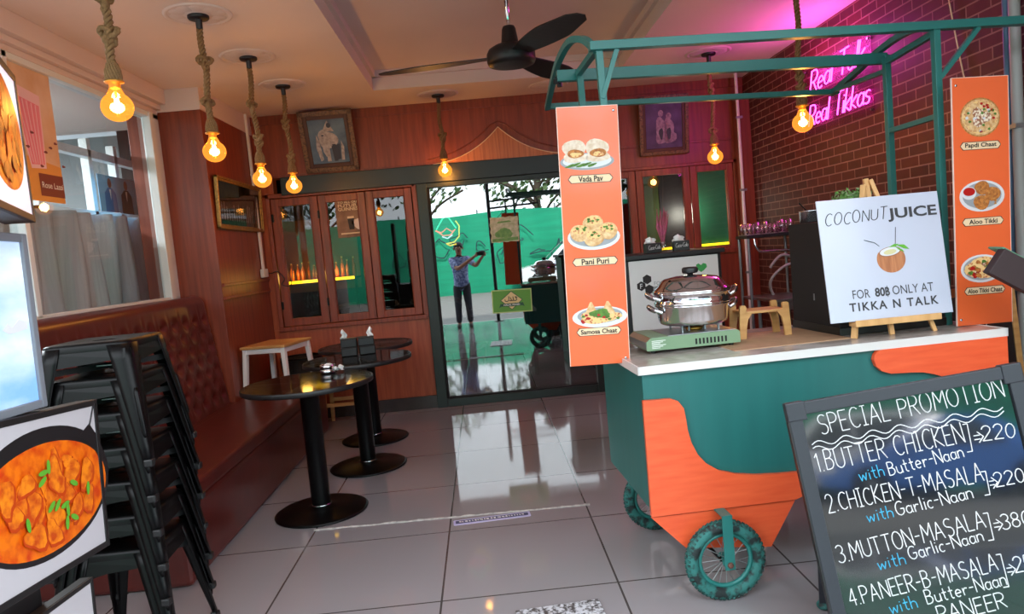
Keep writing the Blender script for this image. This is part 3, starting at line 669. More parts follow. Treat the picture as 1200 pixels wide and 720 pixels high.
draw(cn, [[(cx-.044, cz+.052), (cx-.062, cz+.068), (cx-.104, cz+.082)], [(cx+.024, cz+.054), (cx+.034, cz+.124)]], .0011, -.002, 5, 5)
cn.build('coconut_picture', ['coco_husk', 'coco_rim', 'plate_white', 'coco_juice', 'leaf_fresh', 'ink_grey'], sg)

# ------------------------------------------------------------------ things on the counter
CT = .918
cbx = thing('cardboard_sheet', 'flat brown cardboard sheet under the wooden riser on the cart counter', 'cardboard', cw(.42, .12, CT), CA+.03)
MB().box(0, .50, 0, .42, 0, .003).build('sheet', 'cardboard', cbx)
st = thing('camping_stove', 'pale green portable gas stove under the steamer pot', 'stove', cw(.10, .245, CT+.003), CA)
SX, SY = .40, .27
b = MB(); b.prism([(0, .012), (0, .045), (.02, .062), (.02+.02, .066), (SX-.01, .066), (SX, .058), (SX, .012)], 0, SY); b.build('casing', 'stove_green', st, bevel=.004)
b = MB(); b.box(.095, SX-.012, .012, SY-.012, .0655, .068); b.build('top_plate', 'steel_brushed', st, bevel=.002)
b = MB(); b.prism([(-.004, .014), (-.004, .05), (.018, .067), (.085, .067), (.085, .014)], -.004, SY+.004); b.build('cartridge_cover', 'stove_green', st, bevel=.003)
b = MB(); b.prism([(-.0055, .02), (-.0055, .049), (.016, .066), (.016, .02)], .004, SY-.004); b.build('side_plate', 'steel_brushed', st, bevel=.001)
b = MB(); [b.box(.205+.016*i, .213+.016*i, -.0008, .004, .022, .046) for i in range(9)]; b.build('vent_slots', 'black_matt', st)
b = MB(); [b.box(.018, .018+.035+.012*((i*7) % 3), -.0055, -.004, .022+.006*i, .0245+.006*i) for i in range(6)]; b.build('label_print', 'label_white', st)
for x, y in ((.03, .03), (SX-.03, .03), (.03, SY-.03), (SX-.03, SY-.03)): MB().lathe([(.01, 0), (.011, .013)], 12, (x, y, 0)).build('foot', 'black_plastic', st)
bc = (.25, .135)
b = MB(); b.lathe([(.0, .0685), (.035, .0685), (.04, .076), (.03, .082), (0, .082)], 20, (bc[0], bc[1], 0)); b.build('burner', 'brass', st)
b = MB()
for k in range(4):
    a = PI/4+k*PI/2; u = Vector((math.cos(a), math.sin(a), 0)); c_ = Vector((bc[0], bc[1], 0))
    b.bar(c_+u*.05+Vector((0, 0, .0685)), c_+u*.05+Vector((0, 0, .094)), .006, .012); b.bar(c_+u*.03+Vector((0, 0, .0925)), c_+u*.115+Vector((0, 0, .0925)), .006, .008); b.bar(c_+u*.112+Vector((0, 0, .068)), c_+u*.112+Vector((0, 0, .094)), .006, .012)
b.build('pan_support', 'galvanised', st)
pc = cw(.35, .38, CT+.003+.0975)
po = thing('steamer_pot', 'large shiny two-tier steamer pot with domed lid on the gas stove', 'pot', pc, CA)
b = MB(); b.lathe([(0, 0), (.130, 0), (.142, .006), (.148, .02), (.154, .075), (.16, .082), (.16, .088), (.154, .088)], 48); b.build('pot_body', 'chrome', po)
b = MB(); b.lathe([(.15, .088), (.161, .089), (.163, .094), (.158, .098), (.158, .128), (.166, .134), (.166, .140), (.15, .141)], 48); b.build('steam_tier', 'chrome', po)
b = MB(); b.lathe([(.166, .1405), (.168, .145), (.160, .150), (.145, .164), (.128, .186), (.112, .197), (.06, .206), (0, .208)], 48); b.build('lid', 'chrome', po)
b = MB(); b.lathe([(.012, .207), (.014, .214), (.03, .216), (.034, .222), (.034, .236), (.028, .242), (0, .243)], 24); b.build('lid_knob', 'black_plastic', po)
for s_ in (-1, 1):
    for z, o_ in ((.058, 0), (.112, .004)):
        h = MB(); pts = smooth([(s_*(.150+o_), -.045, z), (s_*(.178+o_), -.038, z+.014), (s_*(.196+o_), 0, z+.030), (s_*(.178+o_), .038, z+.014), (s_*(.150+o_), .045, z)], 5)
        h.tube(pts, .009, 8, flat=.7); h.build('handle', 'steel', po)
rs = thing('wooden_riser', 'small bamboo riser stand on the counter between pot and easel', 'riser', cw(.553, .375, CT+.004), CA-.03)
MB().box(.02, .215, .0, .13, .108, .120).build('shelf', 'oak', rs, bevel=.003)
for x0, s_ in ((0, 1), (.235, -1)):
    for y in (0, .118):
        w_ = [(x0, 0), (x0+s_*.03, 0), (x0+s_*.034, .05), (x0+s_*.042, .085), (x0+s_*.06, .107), (x0+s_*.06, .109), (x0+s_*.036, .114), (x0+s_*.036, .142), (x0+s_*.031, .147), (x0+s_*.012, .147), (x0+s_*.008, .142)]
        MB().prism(w_, y, y+.014).build('leg', 'oak', rs, bevel=.002)
bx = thing('black_box', 'tall black appliance box standing on the counter behind the white sign', 'appliance', (1.475, 2.915, CT), CA)
MB().box(0, .50, 0, .40, .02, .486).build('casing', 'black_matt', bx, bevel=.006)
MB().box(-.004, .504, -.006, .405, 0, .035).build('base', 'dark_header', bx, bevel=.003); MB().box(-.0015, 0, .19, .2, .14, .17).build('latch', 'galvanised', bx)
BT = CT+.487
b = thing('steel_pot', 'small steel pot with ladle on top of the black appliance box', 'pot', (1.545, 3.255, BT), 0)
MB().lathe([(0, 0), (.052, 0), (.056, .005), (.056, .052), (.059, .055), (.054, .055), (.053, .006), (0, .005)], 28).build('vessel', 'steel', b)
MB().tube([(.01, 0, .01), (-.02, .0, .05), (-.055, .01, .095)], .003, 6).build('ladle', 'black_metal', b)
b = thing('white_cup', 'white cup beside the small steel pot on the black box', 'cup', (1.615, 3.2, BT))
MB().lathe([(0, 0), (.017, 0), (.021, .045), (.019, .045), (.015, .003), (0, .003)], 20).build('cup_body', 'white_plastic', b)
pp = thing('potted_plant', 'small green artificial plant behind the top of the white sign', 'plant', (1.685, 3.16, BT))
MB().lathe([(0, 0), (.035, 0), (.048, .06), (.044, .06), (.04, .05), (0, .05)], 20).build('plant_pot', 'white_plastic', pp)
lf = MB(); g = random.Random(3)
for i in range(420):
    a = g.random()*2*PI; e = math.asin(g.random()*.95); d = Vector((math.cos(a)*math.cos(e), math.sin(a)*math.cos(e), math.sin(e)*.75)); r_ = .06+.05*g.random()
    c_ = Vector((0, 0, .06))+d*r_; t = d.cross(Vector((0, 0, 1))).normalized(); n_ = (d+Vector((g.random()-.5, g.random()-.5, g.random()-.5))).normalized(); t = n_.cross(Vector((g.random()-.5, g.random()-.5, g.random()-.5))).normalized(); u = n_.cross(t)
    lf.add([c_-t*.011, c_+u*.005, c_+t*.011, c_-u*.005], [(0, 1, 2, 3)], g.randrange(2))
lf.build('foliage', ['leaf', 'grass_green'], pp)
tag(bpy.data.objects[bpy.data.objects['foliage'].name], kind=None)

# ================================================================== SEATING, TABLES
bn = thing('banquette', 'long wine red leather bench with tufted back along the left window wall', 'bench', (-1.85, 4.6, 0), world=True)
b = MB(); b.box(-2.27, -1.445, 3.2, 5.415, 0, .37); b.box(-1.94, -1.445, 5.415, 6.14, 0, .37); b.build('base', 'leather', bn, bevel=.03, seg=3)
b = MB(); b.box(-1.94, -1.425, 3.18, 6.14, .372, .455); b.box(-2.26, -1.90, 3.18, 5.415, .372, .45); b.build('seat', 'leather', bn, bevel=.02, seg=3)
tb = MB(); Y0, Y1 = 3.18, 5.415; NY, NZ = 150, 54; vs = []; fs = []; dim = []
def prof(s):   # s 0..1 from seat to rear top
    if s < .84: return (-1.985-.10*s/.84, .45+.75*s/.84)
    a = (s-.84)/.16*PI*.62; return (-2.085-.075+.075*math.cos(a), 1.20+.075*math.sin(a))
but = []
row = 0; s = .09
while s < .80:
    y = Y0+.1+(.085 if row % 2 else 0)
    while y < Y1-.05: but.append((y, s)); y += .17
    s += .105; row += 1
for i in range(NY+1):
    y = Y0+(Y1-Y0)*i/NY; ed = min(1, (Y1-y)/.04, (y-Y0)/.04); edge = .03*(1-math.sqrt(max(0, 1-(1-ed)**2)))
    for j in range(NZ+1):
        s = j/NZ; x, z = prof(s); d = 0
        if s < .86:
            best = sorted(((y-by)**2+((s-bs)*.86)**2, k) for k, (by, bs) in enumerate(but))[:2] if 0 else None
            d1 = 9; d2 = 9
            for by, bs in but:
                if abs(by-y) > .12: continue
                q = math.hypot(y-by, (s-bs)*.86)
                if q < d1: d2 = d1; d1 = q
                elif q < d2: d2 = q
            if d1 < 9:
                k = min(1, d1/.075); d = .036*(1-(1-k)**2) - .036
                if d2 < 9 and s > .05: d -= .009*max(0, 1-(d2-d1)/.02)
                d *= 1 if s < .74 else max(.0, (.86-s)/.12)
        vs.append((x-edge+d, y, z))
for i in range(NY):
    for j in range(NZ): a = i*(NZ+1)+j; fs.append((a, a+NZ+1, a+NZ+2, a+1))
tb.add(vs, fs, 0, True)
for y in (Y0, Y1-.02):
    pf = [(-1.99, .45)]+[prof(j/20) for j in range(21)]+[(-2.272, 1.22), (-2.272, .45)]
    tb.prism([(p[0]-.028 if p[0] > -2.2 else p[0], p[1]) for p in pf], y, y+.02)
tb.box(-2.274, -2.10, Y0+.01, Y1-.01, .45, 1.235)
for by, bs in but:
    x, z = prof(bs); tb.ell((x-.031, by, z), (.008, .011, .011), 8, 5, 1)
tb.build('backrest', ['leather', 'leather'], bn)

def tolix():
    r = thing('metal_stool', 'black metal stool at the very top of the stack by the red bench', 'stool', (0, 0, 0), 0, 'stacked black metal stools')
    H = .45; w, f = .155, .205
    def sqr(h): return [(-h, -h), (h, -h), (h, h), (-h, h)]
    def rounded(h, rr=.04, n=4):
        out = []
        for cx, cy, a0 in ((h-rr, -h+rr, -90), (h-rr, h-rr, 0), (-h+rr, h-rr, 90), (-h+rr, -h+rr, 180)):
            for i in range(n+1): a = rad(a0+90*i/n); out.append((cx+rr*math.cos(a), cy+rr*math.sin(a)))
        return out
    o_ = rounded(w); N = len(o_); vs = []; fs = []
    rings = [(w-.012, H), (w-.003, H-.003), (w, H-.012), (w, H-.03)]
    for h, z in rings: vs += [(x, y, z) for x, y in rounded(h)]
    for k in range(3):
        for i in range(N): fs.append((k*N+i, k*N+(i+1) % N, (k+1)*N+(i+1) % N, (k+1)*N+i))
    vs2 = [(x, y, H-.001) for x, y in rounded(w-.012)]; hole = [(.03*math.cos(2*PI*i/N)*1.0, .018*math.sin(2*PI*i/N), H-.004) for i in range(N)]
    s = MB(); s.add(vs, fs, 0, True)
    s.add([(v[0], v[1], H) for v in vs2]+[(0+.045*math.cos(rad(-45)+2*PI*i/N), .02*math.sin(rad(-45)+2*PI*i/N), H-.003) for i in range(N)], [(i, (i+1) % N, N+(i+1) % N, N+i) for i in range(N)], 0, False)
    s.add([(.045*math.cos(2*PI*i/N), .02*math.sin(2*PI*i/N), H-.006) for i in range(N)], [tuple(range(N))], 1)
    # apron
    for k in range(4):
        a = k*PI/2; X = Matrix.Rotation(a, 4, 'Z')
        s.add([X @ Vector(p) for p in ((-w+.012, -w+.001, H-.028), (w-.012, -w+.001, H-.028), (w-.012, -w-.006, H-.062), (-w+.012, -w-.006, H-.085))], [(0, 1, 2, 3)], 0)
    s.build('seat', ['black_metal', 'black_matt'], r)
    for sx, sy in ((1, -1), (1, 1), (-1, 1), (-1, -1)):
        l = MB(); vs = []; K = 9
        for i in range(K):      # a tapering rounded angle-shaped leg with a pressed rib
            t = i/(K-1); h = w+(f-w)*t; z = (H-.012)*(1-t)+.02*t; ww = .075-.047*t
            r_ = .040-.026*t; q = [(-ww, 0), (-(ww+r_)/2, 0)]+[(-r_+r_*math.sin(a), -r_+r_*math.cos(a)) for a in [PI/2*k/5 for k in range(6)]]+[(0, -(ww+r_)/2), (0, -ww)]
            for a, c_ in q:
                # local: corner at (h,h)
                vs.append(((h+a)*sx, (h+c_)*sy, z))
        n = 10
        fs = [(i*n+j, i*n+j+1, (i+1)*n+j+1, (i+1)*n+j) for i in range(K-1) for j in range(n-1)]
        l.add(vs, fs, 0, True)
        for t0, t1 in ((.38, .8),):
            p = [Vector(((w+(f-w)*t-.010+.006*t)*sx, (w+(f-w)*t-.010+.006*t)*sy, (H-.012)*(1-t)+.02*t)) for t in (t0, t0+.04, t1-.04, t1)]
            l.tube(p, [.004, .0085, .0085, .004], 8)
        o = l.build('leg', 'black_metal', r); so = o.modifiers.new('s', 'SOLIDIFY'); so.thickness = .0025; so.offset = 0
        b = MB(); b.box(-.016, .016, -.016, .016, 0, .028); X = Matrix.Translation(((f-.012)*sx, (f-.012)*sy, 0)); b2 = MB(); b2.add([X @ Vector(v) for v in b.v], b.f); b2.build('foot', 'black_plastic', r, bevel=.006)
    c_ = MB(); h = .168
    for a in (PI/4, -PI/4):
        u = Vector((math.cos(a), math.sin(a), 0)); c_.bar(-u*h*1.3+Vector((0, 0, .35)), u*h*1.3+Vector((0, 0, .35)), .003, .022)
    c_.build('cross_brace', 'black_matt', r)
    MB().box(-.03, .03, -.03, .03, .352, .356).build('brace_plate', 'galvanised', r)
    return r
stool = tolix(); NS = 7; STEP = .1265
names = ['black metal stool at the bottom of the stack, its feet on the floor tiles', 'black metal stool second from the bottom of the stack by the bench', 'black metal stool third from the bottom of the stack by the bench', 'black metal stool exactly halfway up the stack of seven', 'black metal stool third from the top of the stack by the bench', 'black metal stool just under the topmost one of the stack']
for k in range(NS):
    loc = (-1.425+.002*(k % 3), 2.70-.002*(k % 2), k*STEP)
    if k == NS-1: stool.location = loc; stool.rotation_euler = (0, 0, rad(1))
    else: copy_thing(stool, loc, rad((0, .8, -.6, 1.2, .3, -.5)[k]), names[k])

def table(x, y, label):
    t = thing('cafe_table', label, 'table', (x, y, 0), 0, 'round black pedestal tables along the bench')
    tt = MB().lathe([(0, .735), (.362, .735), (.368, .738), (.368, .760), (.364, .764)], 64, mi=1); tt.lathe([(.364, .764), (0, .764)], 64, mi=0, sm=False); tt.build('tabletop', ['black_gloss', 'black_plastic'], t)
    MB().lathe([(.054, .03), (.054, .725), (.06, .728), (.12, .731), (.12, .735)], 28).build('pole', 'black_metal', t)
    MB().lathe([(0, 0), (.25, 0), (.262, .004), (.264, .010), (.25, .018), (.10, .032), (.064, .038), (.056, .042)], 48).build('base', 'black_metal', t)
    MB().lathe([(.057, .044), (.060, .046), (.057, .050)], 24).build('pole_ring', 'steel', t)
    return t
t1 = table(-1.05, 4.06, 'round black pedestal table nearest the stacked stools, chrome dish on top')
for n_, x, y, lb in ((0, -.91, 4.89, 'round black pedestal table in the middle of the row, napkin boxes on top'), (1, -.975, 5.645, 'round black pedestal table farthest along the bench near the casement windows')):
    copy_thing(t1, (x, y, 0), .5, lb)
TZ = .7645
d = thing('chrome_dish', 'small chrome dish holding white tissues on the nearest round table', 'dish', (-.985, 4.30, TZ))
MB().lathe([(0, 0), (.040, 0), (.045, .004), (.045, .022), (.041, .024), (.041, .028), (.045, .03), (.045, .05), (.042, .052), (.041, .05), (.04, .006), (0, .006)], 32).build('bowl', 'chrome', d)
def tissue(name, parent, c, seed, s=.03, h=.05):
    g = random.Random(seed); b = MB(); n = 9; vs = []; fs = []
    for i in range(n):
        for j in range(6):
            u = i/(n-1)-.5; v = j/5
            vs.append((c[0]+u*s*2*(1-.3*v)+.006*math.sin(7*v+seed), c[1]+.012*math.sin(u*9+v*3+seed)+.02*(v-.4)*math.sin(seed), c[2]+h*v*(1-.35*abs(u)*2)+.004*g.random()))
    for i in range(n-1):
        for j in range(5): fs.append((i*6+j, i*6+6+j, i*6+7+j, i*6+j+1))
    b.add(vs, fs, 0, True); o = b.build(name, 'paper_white', parent); so = o.modifiers.new('s', 'SOLIDIFY'); so.thickness = .0015
    return o
tissue('tissue', d, (.0, 0, .03), 2, .03, .03); tissue('tissue', d, (.055, -.01, .012), 5, .028, .026); tissue('tissue', d, (.075, .006, .01), 9, .02, .034)
def napkin_box(loc, rz, label, lying=True):
    t = thing('napkin_box', label, 'napkin box', loc, rz, 'black napkin boxes on the middle table')
    MB().box(-.055, .055, -.04, .04, 0, .056).build('case', 'black_plastic', t, bevel=.006)
    MB().box(-.057, .057, -.042, .042, .056, .062).build('lid', 'black_plastic', t, bevel=.002)
    return t
nb = napkin_box((-.985, 5.03, TZ), rad(6), 'black napkin box under another at the front of the middle table')
n2 = copy_thing(nb, (-.983, 5.03, TZ+.0625), rad(4), 'black napkin box set on another, tissue poking from its left side'); n2.name = 'napkin_box.001'
n3 = copy_thing(nb, (-.865, 5.055, TZ), rad(14), 'black napkin box at the right of the front pair on the middle table')
n4 = copy_thing(nb, (-.868, 5.06, TZ+.0625), rad(9), 'black napkin box set at the top right of the four, tissue curling upward')
tissue('tissue', n2, (-.03, 0, .06), 4, .022, .07); tissue('tissue', n4, (.03, 0, .06), 7, .022, .07)
ws = thing('white_stool', 'white stool with wooden seat standing on the far end of the red bench', 'stool', (-1.70, 5.76, .456), rad(-14))
MB().box(-.19, .19, -.225, .225, .36, .382).build('seat', 'oak', ws, bevel=.004)
b = MB(); b.box(-.175, .175, -.205, -.185, .32, .36); b.box(-.175, .175, .185, .205, .32, .36); b.box(-.175, -.155, -.2, .2, .32, .36); b.box(.155, .175, -.2, .2, .32, .36); b.build('apron', 'white_paint', ws, bevel=.003)
for sx in (-1, 1):
    for sy in (-1, 1): MB().bar((sx*.162, sy*.19, .36), (sx*.185, sy*.215, 0), .036, .036, taper=.9).build('leg', 'white_paint', ws, bevel=.003)
bk = thing('mesh_basket', 'black wire mesh basket on the floor behind the white stool', 'basket', (-1.68, 6.38, 0))
b = MB(); b.lathe([(0, .01), (.13, .01), (.135, 0), (.14, .012), (.178, .62), (.172, .62), (.135, .02)], 30); b.build('drum', 'black_matt', bk)
b = MB(); b.tube([(.178*math.cos(2*PI*i/30), .178*math.sin(2*PI*i/30), .625) for i in range(30)], .009, 8, closed=True); b.build('rim', 'black_metal', bk)
mh = MB()
for i in range(24):
    a = 2*PI*i/24; mh.tube([(.143*math.cos(a), .143*math.sin(a), .03), (.181*math.cos(a+.5), .181*math.sin(a+.5), .61)], .0025, 4); mh.tube([(.143*math.cos(a), .143*math.sin(a), .03), (.181*math.cos(a-.5), .181*math.sin(a-.5), .61)], .0025, 4)
mh.build('mesh', 'black_metal', bk)
os_ = thing('oak_stool', 'plain oak stool, its leg showing behind the nearest table pole', 'stool', (-1.325, 6.32, 0))
MB().box(-.165, .165, -.165, .165, .42, .445).build('seat', 'oak', os_, bevel=.004)
for sx in (-1, 1):
    for sy in (-1, 1): MB().bar((sx*.14, sy*.14, .42), (sx*.155, sy*.155, 0), .036, .036, taper=.85).build('leg', 'oak', os_, bevel=.003)
for s_ in (-1, 1): MB().bar((-.14, s_*.14, .2), (.14, s_*.14, .2), .02, .03).build('stretcher', 'oak', os_)

# ------------------------------------------------------------------ counter and kitchen things behind the cart
ct = thing('drinks_counter', 'white fronted counter cabinet with hexagon sticker behind the steamer pot', 'counter', (.93, 4.5, 0))
MB().box(-.02, .60, .01, .60, .0, 1.27).build('body', 'black_plastic', ct, bevel=.004)
MB().box(.0, .575, -.008, .01, .10, 1.262).build('front_panel', 'white_plastic', ct, bevel=.003)
MB().box(-.05, .62, -.02, .62, 1.27, 1.30).build('worktop', 'black_plastic', ct, bevel=.004)
hx = MB()
def hexa(cx, cz, r, l, mi): lay(hx, [(cx+r*math.cos(PI/6+i*PI/3), cz+r*math.sin(PI/6+i*PI/3)) for i in range(6)], l, mi)
for dx, dz in ((.09, 1.14), (.05, 1.10+.0), (.10, 1.075)): hexa(dx+.02, dz, .031, 1, 0)
text(hx, 'F', .07, 1.10, .03, 2, 1); text(hx, 'FOOD', .2, 1.11, .024, 1, 2); lay(hx, [(.14, 1.09), (.15, 1.075), (.25, 1.08), (.26, 1.095)], 1, 2)
hs = hx.build('sticker', ['ink', 'white_plastic', 'grey_plastic'], ct); hs.location = (0, -.008, 0)
hx = MB(); mat('heart_green', (60, 160, 80), .5); mat('badge_tan', (190, 160, 110), .6, scale=70, col2=(110, 90, 70))
lay(hx, [(.46, 1.155), (.43, 1.185), (.432, 1.205), (.447, 1.212), (.462, 1.2), (.478, 1.212), (.497, 1.205), (.5, 1.185), (.478, 1.165)], 1, 0); lay(hx, circ(.475, 1.09, .05, .045), 1, 1); lay(hx, circ(.475, 1.09, .03, .026), 2, 2)
hs = hx.build('sticker', ['heart_green', 'badge_tan', 'white_plastic'], ct); hs.location = (0, -.008, 0)
def cola(loc, rz, label):
    t = thing('napkin_holder', label, 'napkin holder', loc, rz, 'black cola napkin holders on the counter')
    MB().box(-.052, .052, -.04, .04, 0, .066).build('case', 'black_plastic', t, bevel=.004)
    b = MB(); draw(b, strokes('Coca-Cola', -.04, .022, .04, .026, .026, jit=.1, shear=.25, gap=.06, seed=2), .0016, -.0415, 5); b.build('lettering', 'chalk', t)
    tissue('tissue', t, (-.012, 0, .062), 3, .042, .045); return t
c1 = cola((1.135, 4.68, 1.30), rad(4), 'black cola napkin holder left of the dried pink plume')
c2 = copy_thing(c1, (1.33, 4.70, 1.30), rad(-6), 'black cola napkin holder right of the dried pink plume')
pv = thing('plume_vase', 'dried pink pampas plume in a small glass vase between napkin holders', 'dried flowers', (1.222, 4.74, 1.30))
MB().lathe([(0, 0), (.024, 0), (.028, .03), (.018, .06), (.022, .07), (.019, .07), (.015, .06), (.024, .03), (0, .006)], 20).build('vase', 'clear_glass', pv)
mat('plume_pink', (196, 90, 130), .8, scale=40, col2=(150, 90, 90)); b = MB(); g = random.Random(8)
for i in range(26):
    a = g.random()*2*PI; r_ = .035*g.random()**.5; h = .2+.1*g.random()
    b.tube([(0, 0, .02), (r_*.4*math.cos(a), r_*.4*math.sin(a), .09), (r_*math.cos(a), r_*math.sin(a), h*.7), (r_*1.25*math.cos(a)+.012, r_*1.25*math.sin(a), h)], [.0015, .004, .007, .001], 5)
b.build('plumes', 'plume_pink', pv)
rk = thing('steel_rack', 'metal rack with dark shelf of drinking glasses against the brick wall', 'rack', (2.08, 5.5, 0))
MB().box(0, .42, 0, .24, 1.325, 1.35).build('shelf', 'black_plastic', rk, bevel=.003)
for x in (.02, .40):
    for y in (.02, .22): MB().tube([(x, y, 0), (x, y, 1.325)], .012, 8).build('leg', 'galvanised', rk)
MB().tube(smooth([(.06, .0, 1.32), (.065, -.01, 1.26), (.10, -.012, 1.22), (.2, -.012, 1.215), (.42, -.012, 1.21)]), .010, 8).build('rail', 'steel', rk)
MB().box(.02, .40, .02, .22, .84, .86).build('shelf', 'steel_brushed', rk, bevel=.003)
g0 = None; g = random.Random(5); k = 0
for r_ in range(3):
    for c_ in range(6):
        loc = (2.115+.066*c_+.008*g.random(), 5.54+.075*r_, 1.351)
        lb = ('clear drinking glass, %s row on the rack shelf, %s' % (('front', 'middle', 'back')[r_], ('leftmost', 'second from left', 'third from left', 'third from right', 'second from right', 'rightmost')[c_]))
        if g0 is None:
            g0 = thing('drinking_glass', lb, 'glass', loc, 0, 'drinking glasses on the rack')
            MB().lathe([(0, 0), (.026, 0), (.03, .09), (.028, .09), (.0245, .008), (0, .008)], 18).build('tumbler', 'clear_glass', g0)
            MB().lathe([(0, .001), (.0255, .001), (.0262, .007), (0, .007)], 18).build('thick_base', 'grey_plastic', g0)
        else: copy_thing(g0, loc, 0, lb, scale=(1, 1, .8+.35*g.random()))
ho = MB(); ho.tube(smooth([(2.42, 5.40, 1.15), (2.30, 5.38, 1.18), (2.22, 5.37, 1.12), (2.2, 5.37, 1.09)]), .011, 8)
ho.tube(smooth([(2.42, 5.36, 1.13), (2.27, 5.34, 1.08), (2.18, 5.34, .98), (2.22, 5.34, .86), (2.36, 5.34, .80), (2.5, 5.36, .80)]), .011, 8)
tag(ho.build('hose', 'grey_plastic'), 'grey looped hose hanging in front of the metal rack', 'hose')
tag(MB().tube([(2.44, 5.44, 0), (2.44, 5.44, 1.4)], .02, 10).build('blue_pipe', mat('blue_paint', (70, 110, 140), .5)), 'blue upright pipe beside the looped grey hose', 'pipe')
pt = thing('prep_table', 'low stainless steel prep table in the corner behind the riser', 'table', (2.05, 4.96, 0))
MB().box(0, .46, 0, .36, .86, .885).build('tabletop', 'steel_brushed', pt, bevel=.004)
MB().box(.02, .44, .02, .03, .80, .86).build('apron', 'steel_brushed', pt)
for x in (.02, .44):
    for y in (.02, .34): MB().tube([(x, y, 0), (x, y, .86)], .015, 8).build('leg', 'galvanised', pt)

# ================================================================== PENDANTS
def pendant(x, y, L, knots, label, wob=0.0, seed=1):
    t = thing('pendant_light', label, 'pendant light', (x, y, CZ-.012), 0, 'knotted rope pendant lights')
    MB().lathe([(0, .012), (.052, .012), (.055, .008), (.055, -.008), (.05, -.014), (.02, -.016), (.017, -.02), (.017, -.065), (.012, -.07), (0, -.07)], 24).build('ceiling_rose', 'black_plastic', t)
    zs, ze = -.065, -(L-.168); g = random.Random(seed); n = 110
    def ctr(z):
        s = (z-zs)/(ze-zs); return Vector((.010*math.sin(s*7+seed)*math.sin(PI*s), .007*math.sin(s*5+2*seed)*math.sin(PI*s), z))
    b = MB()
    for k in range(3):
        pts = []
        for i in range(n+1):
            z = zs+(ze-zs)*i/n; a = 2*PI*k/3 + z*95; pts.append(ctr(z)+Vector((.0102*math.cos(a), .0102*math.sin(a), 0)))
        b.tube(pts, .0080, 6)
    b.build('rope', 'rope', t)
    for kz in knots:
        z0 = -(kz); c_ = ctr(z0); kb = MB(); a0 = g.random()*6; pts = []
        for i in range(49):      # an overhand knot: a trefoil of rope
            q = 2*PI*i/48; pts.append(c_+Vector(((math.sin(q)+1.6*math.sin(2*q))*.0145, -math.sin(3*q)*.013, (math.cos(q)-1.6*math.cos(2*q))*.0155)))
        X = Matrix.Translation(c_) @ Matrix.Rotation(a0, 4, 'Z') @ Matrix.Translation(-c_)
        for k in range(2):
            pp = [X @ (p+Vector((.004*math.cos(i*.9+PI*k), .004*math.sin(i*.9+PI*k), 0))) for i, p in enumerate(pts[:-1])]
            kb.tube(pp, .0095, 6, closed=True)
        kb.build('knot', 'rope', t)
    s = MB(); prof = [(.012, ze+.01), (.019, ze-.002), (.027, ze-.025), (.029, ze-.05), (.027, ze-.066), (.0, ze-.066)]; s.lathe(prof, 22)
    for k in range(16):
        q = 2*PI*k/16; s.tube([(r_*math.cos(q+.25*i), r_*math.sin(q+.25*i), z) for i, (r_, z) in enumerate(prof[:5])], .0042, 5)
    s.build('rope_socket', 'rope', t)
    MB().lathe([(.020, ze-.062), (.036, ze-.066), (.037, ze-.072), (.022, ze-.076), (.0205, ze-.092), (.018, ze-.096)], 24).build('collar', 'brass', t)
    R_ = .060; c = -L; pr = [(.0185, ze-.088)]
    for i in range(3, 17):
        a = PI*i/16; pr.append((R_*math.sin(a) if i < 16 else 0, c+.94*R_*math.cos(a)))
    o = MB().lathe(pr, 32).build('bulb', 'amber_glass', t)
    f = MB()
    f.tube([(0, 0, ze-.08), (0, 0, c+.03)], .004, 6, 1)
    for k in range(6):
        q = 2*PI*k/6; f.tube([(.006*math.cos(q), .006*math.sin(q), c+.034), (.012*math.cos(q), .012*math.sin(q), c+.005), (.008*math.cos(q+.4), .008*math.sin(q+.4), c-.022)], .0022, 5, 0)
    f.build('filament', ['filament', 'amber_glass'], o)
    l = bpy.data.lights.new('bulb_light', 'POINT'); l.energy = BULB_W; l.color = (1, .70, .40); l.shadow_soft_size = .03
    lo = bpy.data.objects.new('bulb_light', l); COL.objects.link(lo); lo.parent = t; lo.location = (0, 0, c)
    return t
pendant(-1.385, 2.95, .680, (.26, .40), 'knotted rope pendant with amber globe, nearest the street of the window row', seed=3)
pendant(-1.381, 3.966, .712, (.24, .455), 'knotted rope pendant with amber globe, second from the street beside the window', seed=5)
pendant(-1.378, 4.776, .775, (.30, .52), 'knotted rope pendant with amber globe hanging before the gold framed picture', seed=8)
pendant(-1.37, 5.553, .749, (.28, .54), 'knotted rope pendant with amber globe hanging before the elephant picture', seed=2)
pendant(-.242, 6.287, .642, (.35,), 'knotted rope pendant with amber globe hanging above the glass door', seed=9)
pendant(1.913, 5.612, .797, (.26, .60), 'knotted rope pendant with amber globe in front of the purple picture', seed=4)
pendant(1.97, 4.2, .79, (.50, .60), 'knotted rope pendant with amber globe beside the pink neon sign', seed=6)

